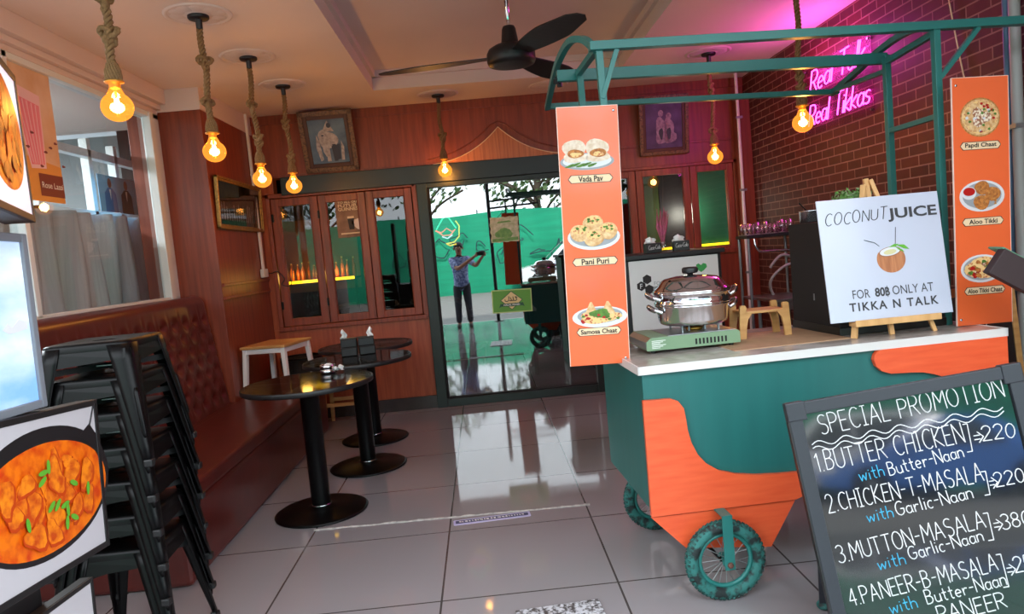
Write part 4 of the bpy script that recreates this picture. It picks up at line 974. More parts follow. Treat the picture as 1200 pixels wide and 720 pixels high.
# ================================================================== CEILING FAN
fn = thing('ceiling_fan', 'black three-blade ceiling fan hanging in the sunk ceiling tray', 'fan', (.295, 4.42, RZ))
MB().lathe([(0, 0), (.05, 0), (.05, -.02), (.013, -.03), (.013, -.20)], 20).build('downrod', 'chrome', fn)
MB().lathe([(0, -.20), (.035, -.20), (.042, -.215), (.055, -.31), (.06, -.315)], 28).build('cone', 'black_plastic', fn)
MB().lathe([(.05, -.30), (.10, -.315), (.135, -.335), (.148, -.36), (.148, -.405), (.14, -.425), (.10, -.432), (0, -.434)], 40).build('motor', 'black_plastic', fn)
for a in (173, 53, -67):
    b = MB(); n = 14; tw = []
    for i in range(n+1):
        s = i/n; r_ = .12+.70*s; w_ = .055+.05*math.sin(min(1, s*1.6)*PI/2)-.05*max(0, s-.6)/.4
        if s > .93: w_ *= math.sqrt(max(0.05, 1-((s-.93)/.07)**2*.8))
        p = -rad(9-3*s); z = -.375-.02*s
        for q in (-1, 1): tw.append((r_, q*w_*math.cos(p), z+q*w_*math.sin(p)))
    vs = tw+[(x, y, z-.006) for x, y, z in tw]; m_ = len(tw); fs = []
    for i in range(n):
        k = 2*i; fs += [(k, k+1, k+3, k+2), (m_+k, m_+k+2, m_+k+3, m_+k+1), (k, k+2, m_+k+2, m_+k), (k+1, m_+k+1, m_+k+3, k+3)]
    fs += [(0, m_, m_+1, 1), (m_-2, m_-1, 2*m_-1, 2*m_-2)]
    X = Matrix.Rotation(rad(a), 4, 'Z'); b.add([X @ Vector(v) for v in vs], fs); b.build('blade', 'black_plastic', fn)

# ================================================================== NEON SIGN
ns = thing('neon_sign', 'pink neon script sign reading Real Talk Real Tikkas on the brick wall', 'neon sign', (2.535, 5.36, 2.05), -PI/2)
MB().box(0, .93, .0, .006, .0, .50).build('backing', 'acrylic', ns)
for tx, x0, z0, x1, z1, h in (('Real Talk', .12, .30, .86, .335, .15), ('Real Tikkas', .07, .07, .90, .075, .145)):
    nb_ = MB()
    for pl in strokes(tx, x0, z0, x1, z1, h, jit=.06, shear=.28, gap=.07, seed=4):
        draw(nb_, [pl], .0046, -.012, 6)
    nb_.build('neon_tube', 'neon_pink', ns)
for x, z in ((.03, .47), (.90, .47), (.03, .03), (.90, .03)): MB().tube([(x, -.008, z), (x, .014, z)], .008, 10).build('standoff', 'steel', ns)
for x in (.2, .46, .72):
    l = bpy.data.lights.new('neon_glow', 'POINT'); l.energy = 2.6; l.color = (1, .10, .72); l.shadow_soft_size = .10
    lo = bpy.data.objects.new('neon_glow', l); COL.objects.link(lo); lo.parent = ns; lo.location = (x, -.14, .46)

# ================================================================== PICTURES, CONDUITS
mat('frame_brown', (70, 48, 38), .5, scale=60, col2=(120, 88, 62), thr=(.45, .62)); mat('frame_inner', (70, 34, 26), .5); mat('art_sky', (110, 138, 160), .6, scale=7, col2=(70, 92, 116)); mat('art_pale', (206, 200, 196), .6, scale=40, col2=(150, 140, 138))
mat('art_dark', (50, 62, 80), .6); mat('art_violet', (92, 78, 128), .6, scale=8, col2=(60, 46, 88)); mat('art_lilac', (176, 150, 180), .6, scale=40, col2=(120, 96, 130)); mat('gold', (176, 138, 70), .4, metal=.5, scale=60, col2=(120, 86, 40)); mat('mirror_print', (70, 62, 50), .3, scale=14, col2=(30, 28, 24), kind='VORONOI')
def framed(name, label, loc, rz, tilt, w, h, fw, ms, fill):
    t = thing(name, label, 'picture', loc, rz); t.rotation_euler = (tilt, 0, rz)
    f = MB(); f.box(0, fw*.55, -.03, 0, 0, h); f.box(w-fw*.55, w, -.03, 0, 0, h); f.box(0, w, -.03, 0, 0, fw*.55); f.box(0, w, -.03, 0, h-fw*.55, h)
    f.box(fw*.55, fw, -.022, 0, fw*.5, h-fw*.5, 1); f.box(w-fw, w-fw*.55, -.022, 0, fw*.5, h-fw*.5, 1); f.box(fw, w-fw, -.022, 0, fw*.5, fw, 1); f.box(fw, w-fw, -.022, 0, h-fw, h-fw*.5, 1)
    f.build('frame', ms[:2], t, bevel=.004)
    p = MB(); p.box(fw, w-fw, -.012, -.004, fw, h-fw, 0); fill(p, w, h); o = p.build('print', ms[2:], t); return t
def elephant(p, w, h):
    q = MB()
    def L(poly, k, m_): lay(q, poly, k, m_)
    cx = w*.52
    L(blob(cx-.01, h*.52, .085, .075, 3, j=.06), 1, 1); L(blob(cx-.05, h*.60, .045, .05, 5, j=.05), 2, 1); L([(cx-.08, h*.6), (cx-.05, h*.58), (cx-.035, h*.32), (cx-.02, h*.27), (cx-.045, h*.25), (cx-.065, h*.33)], 3, 1)
    L([(cx-.055, h*.66), (cx+.0, h*.84), (cx+.05, h*.66)], 3, 1); L(circ(cx+.01, h*.76, .02, .022), 4, 2)
    for x in (-.03, .03): L([(cx+x-.012, h*.45), (cx+x+.02, h*.45), (cx+x+.022, h*.17), (cx+x-.010, h*.17)], 2, 1 if x < 0 else 2)
    L([(cx+.01, h*.42), (cx+.085, h*.45), (cx+.08, h*.2), (cx+.02, h*.18)], 4, 2); L([(cx-.11, h*.62), (cx-.09, h*.5), (cx-.075, h*.2), (cx-.10, h*.18), (cx-.125, h*.4)], 1, 1); L([(cx+.10, h*.5), (cx+.12, h*.4), (cx+.11, h*.18), (cx+.085, h*.18)], 1, 1); L(circ(cx-.055, h*.60, .012, .007), 4, 2)
    p.add([(v[0], v[1]-.0125, v[2]) for v in q.v], [f for f in q.f]); p.m[-len(q.m):] = q.m
framed('framed_picture', 'framed picture of a pale elephant above the casement windows', (-1.495, 6.592, 2.262), 0, rad(17), .475, .535, .075, ['frame_brown', 'frame_inner', 'art_sky', 'art_pale', 'art_dark'], elephant)
def figures(p, w, h):
    q = MB()
    for cx, s in ((w*.44, 1), (w*.60, .92)):
        lay(q, blob(cx, h*.45, .05*s, .10*s, 4, j=.1), 1, 1); lay(q, circ(cx, h*.68*s+.01, .024, .03), 2, 1); lay(q, blob(cx+.01, h*.3, .065*s, .06, 7, j=.1), 2, 1); lay(q, blob(cx, h*.36, .02, .05, 2), 3, 2)
    p.add([(v[0], v[1]-.0125, v[2]) for v in q.v], [f for f in q.f]); p.m[-len(q.m):] = q.m
framed('framed_picture', 'framed purple picture of two pale figures above the green windows', (1.545, 6.592, 2.155), 0, rad(10), .455, .53, .06, ['frame_brown', 'frame_inner', 'art_violet', 'art_lilac', 'art_dark'], figures)
def scene_print(p, w, h):
    q = MB(); g = random.Random(6)
    for k in range(16): lay(q, [(fx, .07), (fx+.03, .07), (fx+.028, .07+hh), (fx+.002, .07+hh)] if 0 else [(a, b) for fx, hh in [(.08+.055*k, .06+.1*g.random())] for a, b in ((fx, .07), (fx+.03, .07), (fx+.025, .07+hh), (fx+.004, .07+hh))], 1, 1)
    p.add([(v[0], v[1]-.0125, v[2]) for v in q.v], [f for f in q.f]); p.m[-len(q.m):] = q.m
gf = framed('framed_picture', 'wide gold framed glazed picture on the dark wood side wall', (-1.956, 5.48, 1.765), PI/2, rad(2), 1.08, .40, .035, ['gold', 'gold', 'mirror_print', 'art_pale'], scene_print)
MB().box(.03, 1.05, -.016, -.014, .03, .37).build('glazing', 'window_glass', gf)
cd = thing('conduit', 'white surface conduit with junction box in the left rear corner', 'conduit', (-1.955, 6.45, 1.36))
MB().box(.0, .022, -.016, .016, .06, CZ-1.36).build('trunking', 'white_paint', cd, bevel=.003)
MB().box(0, .035, -.07, .06, 0, .075).build('junction_box', 'white_plastic', cd, bevel=.006)
MB().box(0, .026, -.022, .022, .9, .92).build('clip', 'white_paint', cd)
MB().tube(smooth([(.02, .06, .04), (.05, .09, .03), (.10, .12, .04), (.15, .13, -.03), (.12, .135, -.08), (.2, .135, -.09), (.23, .14, .05)]), .004, 6).build('cable', 'black_plastic', cd)
for lb, x, y, r_, mname, z1 in (('pale upright conduit pipe in the right rear corner', 2.425, 6.43, .014, 'white_paint', CZ), ('thick grey conduit pole at the street end of the brick wall', 2.51, 3.215, .024, 'grey_plastic', CZ), ('blue upright pipe beside the thick grey conduit pole', 2.525, 3.285, .016, 'blue_paint', CZ)):
    t = thing('conduit_pipe', lb, 'pipe', (x, y, 0)); MB().tube([(0, 0, 0), (0, 0, z1)], r_, 12).build('pipe', mname, t)
    for z in (1.0, 1.75, 2.4): MB().box(-r_-.008, r_+.02, -r_-.004, r_+.004, z, z+.02).build('clip', 'galvanised', t)
wl = MB(); wl.tube(smooth([(2.535, 3.75, 2.79), (2.54, 3.68, 2.4), (2.54, 3.60, 2.05), (2.54, 3.52, 1.8), (2.53, 3.46, 1.3), (2.52, 3.42, .6)]), .004, 6)
tag(wl.build('cable', 'label_cream'), 'thin loose cable hanging down the brick wall beside the blue pipe', 'cable')
# floor sticker and mat
mat('label_violet', (196, 196, 236), .35); mat('label_navy', (36, 40, 96), .35)
fs_ = thing('floor_sticker', 'violet edged navy strip label stuck on the floor tiles', 'sticker', (-.07, 3.672, 0), rad(3.5))
def rrect(w, h, r, n=5):
    out = []
    for cx, cy, a0 in ((w-r, -h+r, -90), (w-r, h-r, 0), (-w+r, h-r, 90), (-w+r, -h+r, 180)):
        for i in range(n+1): a = rad(a0+90*i/n); out.append((cx+r*math.cos(a), cy+r*math.sin(a)))
    return out
b = MB(); b.prism(rrect(.205, .036, .01), 0, .001, 0, plane='XY'); b.prism([(x, y+.004) for x, y in rrect(.193, .020, .006)], .001, .0016, 1, plane='XY')
g = random.Random(12); x = -.175
while x < .17:
    w_ = .006+.012*g.random(); b.prism([(x, -.004+.01*g.random()), (x+w_, -.006), (x+w_, .008+.008*g.random()), (x, .012)], .0016, .0021, 2, plane='XY'); x += w_+.004+.005*g.random()
b.build('label', ['label_violet', 'label_navy', 'paper_white'], fs_)
mat('terrazzo', (206, 208, 214), .5, scale=70, col2=(70, 66, 66), thr=(.42, .56))
dm = thing('doormat', 'small speckled grey and white mat on the floor at the bottom edge', 'mat', (.19, 2.40, 0), rad(4))
MB().box(-.165, .165, -.28, .28, 0, .008).build('mat', 'terrazzo', dm, bevel=.003)

# ================================================================== CHALKBOARD
ax, ay = Vector((.986, -.123, .112)), Vector((-.093, .153, .984))
mat('slate', (58, 60, 64), .9)
_psi, _L, _rho = rad(-8), rad(9.2), rad(6.5)
_x = Vector((math.cos(_rho), math.sin(_rho)*math.sin(_L), math.sin(_rho)*math.cos(_L))); _y = Vector((-math.sin(_rho), math.cos(_rho)*math.sin(_L), math.cos(_rho)*math.cos(_L)))
_Rz = Matrix.Rotation(_psi, 3, 'Z'); _x = _Rz @ _x; _y = _Rz @ _y; _n = _x.cross(_y)
kb = thing('chalkboard', 'black A-frame chalkboard handwritten with a special promotion menu before the cart', 'chalkboard', (.922, 2.2, .832))
KX = Matrix(((_x.x, -_n.x, _y.x, 0), (_x.y, -_n.y, _y.y, 0), (_x.z, -_n.z, _y.z, 0), (0, 0, 0, 1)))   # board-local x, depth(away), up -> room
BW_, BH_ = .715, .86
def kbuild(mb, name, mats, bevel=0, parent=None):
    mb.v = [tuple(KX @ Vector(v)) for v in mb.v]; return mb.build(name, mats, parent or kb, bevel=bevel)
pn = kbuild(MB().box(.03, BW_-.03, .004, .012, -BH_, -.03), 'board_face', 'board_black')
for nm, bx_ in (('side_rail', (0, .042, -.006, .024, -BH_, 0)), ('side_rail', (BW_-.042, BW_, -.006, .024, -BH_, 0)), ('top_rail', (.042, BW_-.042, -.005, .023, -.04, 0)), ('bottom_rail', (.042, BW_-.042, -.005, .023, -.80, -.765))): kbuild(MB().box(*bx_), nm, 'board_frame', .003)
for x0 in (-.003, BW_-.057): kbuild(MB().box(x0, x0+.06, -.009, .027, -.056, .004), 'corner_cap', 'board_frame', .004)
kbuild(MB().box(-.004, .0, -.004, .022, -BH_, -.056), 'edge_strip', 'black_plastic')
for x0, fx, fy in ((.10, .205, .25), (BW_-.12, .72, .19)):
    a = KX @ Vector((x0, .03, -.06)); f_ = Vector((fx, fy, -.832+.012)); MB().bar(a, f_, .035, .02).build('rear_leg', 'board_frame', kb, bevel=.003)
    MB().ell(tuple(f_+Vector((0, 0, .004))), (.028, .028, .018), 12, 7).build('rear_foot', 'rubber', kb)
for x0 in (.02, BW_-.02):
    p_ = KX @ Vector((x0, .01, -BH_)); MB().lathe([(.02, -.832-p_.z), (.022, 0)], 12, (p_.x, p_.y, p_.z)).build('front_foot', 'black_plastic', kb)
LN = [('SPECIAL PROMOTION', (.09, -.111), (.654, -.093), .061, 'p'), ('1.BUTTER CHICKEN', (.055, -.224), (.508, -.209), .061, 'w'), ('220', (.56, -.215), (.656, -.219), .044, 'w'), ('with', (.176, -.275), (.251, -.269), .039, 'b'), ('Butter-Naan', (.266, -.271), (.495, -.253), .042, 'w'),
 ('2.CHICKEN-T-MASALA', (.06, -.354), (.536, -.334), .055, 'w'), ('220', (.565, -.358), (.651, -.357), .044, 'w'), ('with', (.17, -.402), (.249, -.397), .039, 'b'), ('Garlic-Naan', (.26, -.396), (.493, -.379), .042, 'w'),
 ('3.MUTTON-MASALA', (.059, -.51), (.509, -.472), .053, 'w'), ('380', (.556, -.487), (.64, -.484), .045, 'w'), ('with', (.17, -.548), (.253, -.543), .038, 'b'), ('Garlic-Naan', (.268, -.534), (.493, -.51), .041, 'w'),
 ('4.PANEER-B-MASALA', (.065, -.643), (.514, -.603), .052, 'w'), ('250', (.56, -.618), (.644, -.614), .045, 'w'), ('with', (.176, -.683), (.258, -.675), .038, 'b'), ('Butter-Naan', (.288, -.671), (.528, -.649), .041, 'w'), ('PANEER', (.312, -.731), (.513, -.713), .048, 'w')]
for k, (tx, a, b_, h, cc) in enumerate(LN):
    mb = MB(); draw(mb, strokes(tx, a[0], a[1], b_[0], b_[1], h, jit=.10, gap=.15, seed=k+3), .0018 if cc != 'b' else .0017, .0035, 5); kbuild(mb, 'chalk_writing', {'p': 'chalk', 'w': 'chalk', 'b': 'chalk_blue'}[cc], parent=pn)
mb = MB()
for off, sd in ((0, 0), (-.016, .5)):
    pts = []
    for i in range(60):
        s = i/59; pts.append((.055+.585*s, .0035, -.138+.014*s+off+.009*math.sin(s*44+sd)))
    mb.tube(pts, .0017, 5)
kbuild(mb, 'chalk_wavy_line', 'chalk', parent=pn)
for (x0, za), (x1, zb), (ax0, az), (ax1, _z) in (((.526, -.155), (.522, -.24), (.536, -.201), (.560, 0)), ((.545, -.306), (.542, -.377), (.548, -.344), (.568, 0)), ((.522, -.43), (.521, -.512), (.531, -.47), (.553, 0)), ((.53, -.557), (.531, -.655), (.537, -.607), (.558, 0))):
    mb = MB(); draw(mb, [[(x0-.014, za), (x0, za), (x1, zb), (x1-.016, zb)], [(ax0, az+.006), (ax1-.006, az+.006)], [(ax0, az-.006), (ax1-.006, az-.006)], [(ax1-.012, az+.017), (ax1+.004, az), (ax1-.012, az-.017)]], .0017, .0035, 5); kbuild(mb, 'chalk_bracket', 'chalk', parent=pn)

# ================================================================== RIGHT EDGE: a second chalkboard and the green topped arm
k2 = thing('chalkboard', 'black chalkboard with faint chalk scribbles standing right of the cart', 'chalkboard', (2.10, 3.05, 0), rad(6)); k2.rotation_euler = (rad(-6), 0, rad(6))
MB().box(.0, .34, 0, .02, .02, 1.02).build('board_face', 'board_black', k2); f = MB()
for bx_ in ((-.02, .01, -.006, .026, 0, 1.04), (.33, .36, -.006, .026, 0, 1.04), (-.02, .36, -.006, .026, 1.01, 1.05)): MB().box(*bx_).build('rail', 'oak', k2, bevel=.003)
mat('chalk_faint', (150, 154, 156), .8); mb = MB(); draw(mb, strokes('cc', .06, .78, .30, .82, .16, jit=.1, seed=3)+strokes('60', .07, .46, .31, .50, .17, jit=.1, seed=9), .003, -.001, 5); mb.build('chalk_writing', 'chalk_faint', k2)
for x in (.05, .30): MB().bar((x, .03, .98), (x, .30, 0.0), .03, .02).build('rear_leg', 'oak', k2)
mat('green_felt', (92, 150, 122), .6, var=.2, scale=20); mat('dark_maroon', (44, 26, 28), .6)
gb = thing('folded_stand', 'dark slanted stand arm with green top edge before the right menu board', 'stand', (2.20, 2.55, 0))
d0, d1_ = Vector((-.275, .06, 1.20)), Vector((.12, -.02, .93)); MB().bar(d0, d1_, .05, .105).build('arm', 'dark_maroon', gb, bevel=.003)
u_ = Vector((.56, 0, .83)).normalized(); MB().bar(d0+u_*.056+Vector((0, .03, 0)), d1_+u_*.056+Vector((0, .03, 0)), .11, .008).build('arm_top', 'green_felt', gb, bevel=.002)
MB().bar((.08, -.01, .95), (.08, -.01, 0.02), .05, .05).build('post', 'dark_maroon', gb); MB().box(-.10, .26, -.2, .2, 0, .03).build('base', 'dark_maroon', gb, bevel=.004)

# ================================================================== LEFT EDGE: lit boards and posters on their black stand
sd = thing('display_stand', 'black cabinet stand carrying the food posters at the left edge', 'stand', (-1.35, 1.45, 0))
MB().box(-.16, .165, -.3, .34, 0, 1.0).build('cabinet', 'black_plastic', sd, bevel=.004); MB().box(-.04, .0, .05, .30, 1.0, 2.0).build('mast', 'black_plastic', sd); MB().box(-.17, .2, -.31, .35, 1.0, 1.02).build('top', 'black_plastic', sd, bevel=.003)
def board(name, label, loc, rz, roll, w, h, d, frame, face, fw, art, ms):
    t = thing(name, label, 'sign', loc, rz); t.rotation_euler = (0, roll, rz)
    f = MB(); f.box(0, w, .0, d, 0, h, 0); f.box(0, fw, -.006, 0, 0, h); f.box(w-fw, w, -.006, 0, 0, h); f.box(fw, w-fw, -.006, 0, 0, fw); f.box(fw, w-fw, -.006, 0, h-fw, h); f.build('frame', frame, t, bevel=.002)
    p = MB(); p.box(fw, w-fw, -.003, -.0005, fw, h-fw, 0); o = p.build('picture', face, t)
    q = MB(); art(q, w, h); q.v = [(v[0], v[1]-.003, v[2]) for v in q.v]; q.build('food_print', ms, t); return t
# curry poster: local x runs away from the street along the wall, origin at its far-bottom minus width
def curry_art(q, w, h):
    # centre of the pan from the photo, in board coordinates
    cx, cz = w-.245, .20; sc = 1.0
    lay(q, circ(cx, cz+.008, .275, .158, 48), 1, 0); lay(q, circ(cx, cz-.004, .258, .132, 48), 2, 1)
    lay(q, [(cx+.15, cz+.12), (cx+.20, cz+.145), (cx+.235, cz+.105), (cx+.262, cz+.05), (cx+.235, cz+.04), (cx+.2, cz+.09)], 2, 0)
    g = random.Random(21)
    for k in range(24):
        a, r_ = g.random()*2*PI, g.random()**.5*.85; x, z = cx+.225*r_*math.cos(a), cz-.012+.105*r_*math.sin(a)
        rr = .028+.014*g.random(); ro = g.random()*3; lay(q, blob(x+.003, z-.005, rr*1.12, rr*.75, k, n=14, j=.18, rot=ro), 3+k*.5, 4); lay(q, blob(x, z, rr, rr*.65, k, n=14, j=.18, rot=ro), 3.25+k*.5, 2)
    for k in range(12):
        a, r_ = g.random()*2*PI, g.random()**.5*.8; x, z = cx+.225*r_*math.cos(a), cz-.012+.105*r_*math.sin(a); th_ = g.random()*3
        lay(q, circ(x, z, .018, .007, 12, rot=th_), 17+k*.3, 3)
    draw(q, [[(cx+.20, cz+.14), (cx+.225, cz+.19), (cx+.243, cz+.205)]], .002, -.002, 5, 0)
board('food_poster', 'framed curry poster, pan of orange chicken curry, beside the stacked stools', (-1.10, 1.325, .742), PI/2, rad(4.6), .636, .405, .05, 'black_plastic', 'poster_white', .016, curry_art, ['pan_black', 'curry', 'chicken', 'leaf_fresh', mat('curry_dark', (196, 64, 8), .4)])
mat('screen_sky', (120, 168, 226), .3, stretch=(1, 1, 2.2), scale=2.2, col2=(214, 228, 240), emis=(150, 190, 235), estr=.32, thr=(.35, .6)); mat('bezel', (120, 126, 134), .4)
def snow(q, w, h):
    pass
t = thing('display_screen', 'grey framed lit screen showing pale blue sky above the curry poster', 'screen', (-1.12, 1.16, 1.135), PI/2); t.rotation_euler = (0, rad(1.5), PI/2)
f = MB(); w, h, fw = .64, .43, .021; f.box(0, w, 0, .05, 0, h); f.box(0, fw, -.012, 0, 0, h); f.box(w-fw, w, -.012, 0, 0, h); f.box(fw, w-fw, -.012, 0, 0, fw); f.box(fw, w-fw, -.012, 0, h-fw, h); f.build('bezel', 'bezel', t, bevel=.003)
MB().box(fw, w-fw, -.004, -.001, fw, h-fw).build('screen', 'screen_sky', t); mat('snow', (235, 240, 246), .5)
q = MB(); lay(q, [(w-.12, .20), (w-.10, .215), (w-.085, .205), (w-.06, .222), (w-.03, .214), (w-.03, .198), (w-.07, .192), (w-.1, .19)], 1, 0); q.v = [(v[0], v[1]-.004, v[2]) for v in q.v]; q.build('snow_ridge', 'snow', t)
mat('lit_white', (226, 216, 226), .4, emis=(232, 218, 228), estr=.35); mat('lit_food', (238, 130, 30), .4, scale=16, col2=(190, 40, 30), thr=(.35, .6)); mat('lit_char', (120, 50, 24), .4, scale=30, col2=(220, 120, 40)); mat('bezel_brown', (60, 44, 38), .5)
def tandoori(q, w, h):
    lay(q, circ(w-.24, h*.53, .215, .135, 40), 1, 0); g = random.Random(4)
    for k in range(30): a, r_ = g.random()*2*PI, g.random()**.5*.8; lay(q, blob(w-.24+.2*r_*math.cos(a), h*.53+.12*r_*math.sin(a), .04, .024, k, j=.2, rot=g.random()*3), 2+k % 7, 1 if k % 3 else 2)
_c, _s = math.cos(rad(113)), math.sin(rad(113))
board('light_box', 'lit light box with a grilled food picture at the top left edge', (-1.10-.6*_c, 1.83-.6*_s, 1.575), rad(113), 0, .60, .36, .06, 'bezel_brown', 'lit_white', .018, tandoori, ['lit_food', 'lit_char', 'curry'])
mat('print_gold', (176, 146, 80), .5, scale=50, col2=(140, 106, 50)); mat('print_red', (186, 40, 40), .5)
def lowart(q, w, h):
    lay(q, [(w-.30, h-.02), (w-.035, h-.02), (w-.20, h-.27), (w-.5, h-.27)], 1, 0) if 0 else None
    lay(q, [(w-.11, h-.055), (w-.16, h-.15), (w-.18, h-.33), (w-.05, h-.33), (w-.075, h-.14)], 1, 1); lay(q, blob(w-.05, h-.13, .014, .014, 3), 2, 2); lay(q, blob(w-.14, h-.16, .02, .02, 5), 2, 2)
board('food_poster', 'lower white poster with a golden cone, under the curry poster', (-1.145, 1.36, .21), PI/2, rad(3), .555, .435, .03, 'black_plastic', 'poster_white', .012, lowart, ['black_plastic', 'print_gold', 'print_red'])
mat('rose_cream', (222, 190, 160), .5, scale=5, col2=(206, 160, 120)); mat('rose_pink', (216, 96, 120), .4, stretch=(40, 1, 1), scale=2, col2=(236, 150, 160)); mat('rose_glass', (232, 190, 194), .3); mat('maroon', (112, 32, 40), .5)
rp = thing('lassi_poster', 'rose lassi drink poster fixed inside the left window glass', 'poster', (XW+.004, 3.60, 1.885), PI/2)
MB().box(0, .535, -.002, 0, 0, .70).build('sheet', 'rose_cream', rp)
q = MB(); lay(q, [(0, .0), (.535, 0), (.535, .20), (0, .26)], 1, 0); lay(q, [(.18, .60), (.42, .57), (.40, .18), (.27, .17)], 2, 1); lay(q, [(.205, .54), (.405, .515), (.39, .20), (.275, .19)], 3, 2)
for k in range(5): lay(q, [(.225+.036*k, .53-.004*k), (.232+.036*k, .53-.004*k), (.292+.02*k, .20), (.287+.02*k, .20)], 4, 1)
lay(q, [(.32, .03), (.535, .03), (.535, .15), (.32, .15)], 5, 3); g = random.Random(2)
for k in range(9): lay(q, blob(.16+.05*k, .22+.05*((k*5) % 4)-.02*k % .05, .016, .007, k), 5, 3)
text(q, 'Rose Lassi', .43, .09, .032, 6, 4); q.v = [(v[0], v[1]-.002, v[2]) for v in q.v]
mat('rose_amber', (214, 146, 70), .5); q.build('print', ['rose_amber', 'rose_glass', 'rose_pink', 'maroon', 'paper_white'], rp)
mat('suit_blue', (86, 126, 184), .6); mat('suit_black', (26, 24, 28), .6); mat('skin_print', (150, 104, 84), .6); mat('sky_print', (140, 196, 236), .6)
mp = thing('photo_print', 'small print of two men in suits behind the window glass', 'poster', (-2.70, 5.30, 1.95), PI/2)
MB().box(0, .56, -.004, 0, 0, .27).build('sheet', 'sky_print', mp); q = MB()
for cx, m_ in ((.16, 0), (.40, 1)): lay(q, [(cx-.09, 0), (cx+.09, 0), (cx+.08, .14), (cx+.03, .18), (cx-.03, .18), (cx-.08, .14)], 1, m_); lay(q, circ(cx, .215, .028, .036), 2, 2); lay(q, [(cx-.014, .17), (cx+.014, .17), (cx, .09)], 2, 3)
q.v = [(v[0], v[1]-.004, v[2]) for v in q.v]; q.build('print', ['suit_blue', 'suit_black', 'skin_print', 'paper_white'], mp)

# ================================================================== ON AND BEHIND THE BACK GLASS
mat('halal_green', (92, 156, 48), .45); mat('halal_border', (190, 210, 130), .5); mat('halal_tan', (226, 204, 142), .5); mat('halal_dark', (30, 84, 50), .5)
hl = thing('halal_sign', 'green halal food sign with tan diamond on the glass door', 'sign', (.060, YB-.004, .832), 0); hl.rotation_euler = (0, rad(1.5), 0)
MB().box(0, .372, -.004, 0, 0, .215).build('plate', 'halal_border', hl); q = MB(); w, h = .372, .215
lay(q, [(.009, .009), (w-.009, .009), (w-.009, h-.009), (.009, h-.009)], 1, 0); cx, cz = w*.49, h*.52
lay(q, [(cx-.105, cz+.004), (cx, cz+.09), (cx+.105, cz+.004), (cx, cz-.088)], 2, 3); lay(q, [(cx-.096, cz+.004), (cx, cz+.082), (cx+.096, cz+.004), (cx, cz-.080)], 3, 1)
lay(q, [(cx-.105, cz-.028), (cx+.105, cz-.022), (cx+.12, cz-.06), (cx+.095, cz-.05), (cx, cz-.056), (cx-.095, cz-.052), (cx-.12, cz-.064)], 4, 3); text(q, 'HALAL FOOD', cx, cz-.039, .017, 5, 2, bold=.02, width=.15)
draw(q, [[(cx+.055, cz+.022), (cx+.05, cz+.03), (cx+.034, cz+.034), (cx+.046, cz+.018), (cx+.05, cz+.004), (cx+.036, cz-.004), (cx+.02, cz+.0)], [(cx+.02, cz), (cx+.014, cz+.036)], [(cx+.018, cz), (cx+.002, cz-.002), (cx-.012, cz+.03)], [(cx-.002, cz-.002), (cx-.02, cz)], [(cx-.024, cz+.04), (cx-.026, cz+.004), (cx-.04, cz-.008), (cx-.058, cz-.004), (cx-.062, cz+.012)]], .0034, -.0030, 6, 4)
q.v = [(v[0], v[1]-.004, v[2]) for v in q.v]; q.build('print', ['halal_green', 'halal_tan', 'paper_white', 'halal_dark', 'ink'], hl)
mat('deco_cream', (206, 206, 176), .5, scale=30, col2=(160, 172, 130)); mat('deco_green', (86, 140, 70), .5, scale=30, col2=(120, 170, 90))
dc = thing('hanging_sign', 'small cream and green scalloped sign hanging on the glass door', 'sign', (.24, YB-.004, 1.60))
q = MB(); q.prism([(.13*(1 if abs(math.cos(a)) > abs(math.sin(a)) else abs(math.cos(a)/math.sin(a)))*(1 if math.cos(a) > 0 else -1)*(1+.03*math.sin(a*12)), .115*(1 if abs(math.sin(a)) >= abs(math.cos(a)) else abs(math.sin(a)/math.cos(a)))*(1 if math.sin(a) > 0 else -1)*(1+.03*math.sin(a*12))) for a in [2*PI*i/72 for i in range(72)]], -.006, 0, 0)
lay(q, [(x, z-.006) for x, z in blob(-.01, -.03, .08, .045, 5, n=30)], 14, 1); lay(q, [(-.12, -.08), (.12, -.075), (.12, -.105), (-.12, -.11)], 14, 1); lay(q, [(-.07, .06), (.07, .066), (.05, .08), (-.05, .076)], 14, 1); q.build('plate', ['deco_cream', 'deco_green'], dc); MB().tube([(-.06, -.003, .11), (0, -.003, .17), (.06, -.003, .11)], .003, 5).build('cord', 'black_plastic', dc)
mat('guin_brown', (110, 72, 48), .5, scale=9, col2=(160, 118, 90)); pb = thing('drink_poster', 'brown drinks poster behind the middle casement pane', 'poster', (-1.285, YB+.008, 1.655))
MB().box(0, .29, -.003, 0, 0, .35).build('sheet', 'guin_brown', pb); q = MB()
for k, (tx, z, hh) in enumerate((('TO ALL OUR', .32, .02), ('FUTURE', .29, .028), ('GUINNESS', .258, .03))): text(q, tx, .125, z, hh, 1, 0, bold=.02, width=.2)
lay(q, [(.10, .17), (.16, .17), (.155, .07), (.11, .07)], 1, 1); lay(q, [(.10, .19), (.16, .19), (.16, .17), (.10, .17)], 1, 0); lay(q, blob(.20, .12, .06, .05, 2), 1, 2); lay(q, [(.03, .03), (.26, .03), (.26, .042), (.03, .042)], 1, 0)
q.v = [(v[0], v[1]-.003, v[2]) for v in q.v]; q.build('print', ['label_cream', 'ink', 'sign_edge'], pb)
for nm, c in (('tube_green', (90, 255, 190)), ('tube_yellow', (255, 220, 60)), ('tube_red', (255, 60, 90)), ('tube_white', (220, 220, 255))): mat(nm, c, .4, emis=c, estr=1.6)
lg = thing('neon_logo', 'small colourful neon logo sign hanging inside the glass door', 'neon sign', (-.30, YB+.22, 1.63))
MB().box(-.13, .13, .0, .01, -.17, .17).build('backing', 'black_plastic', lg)
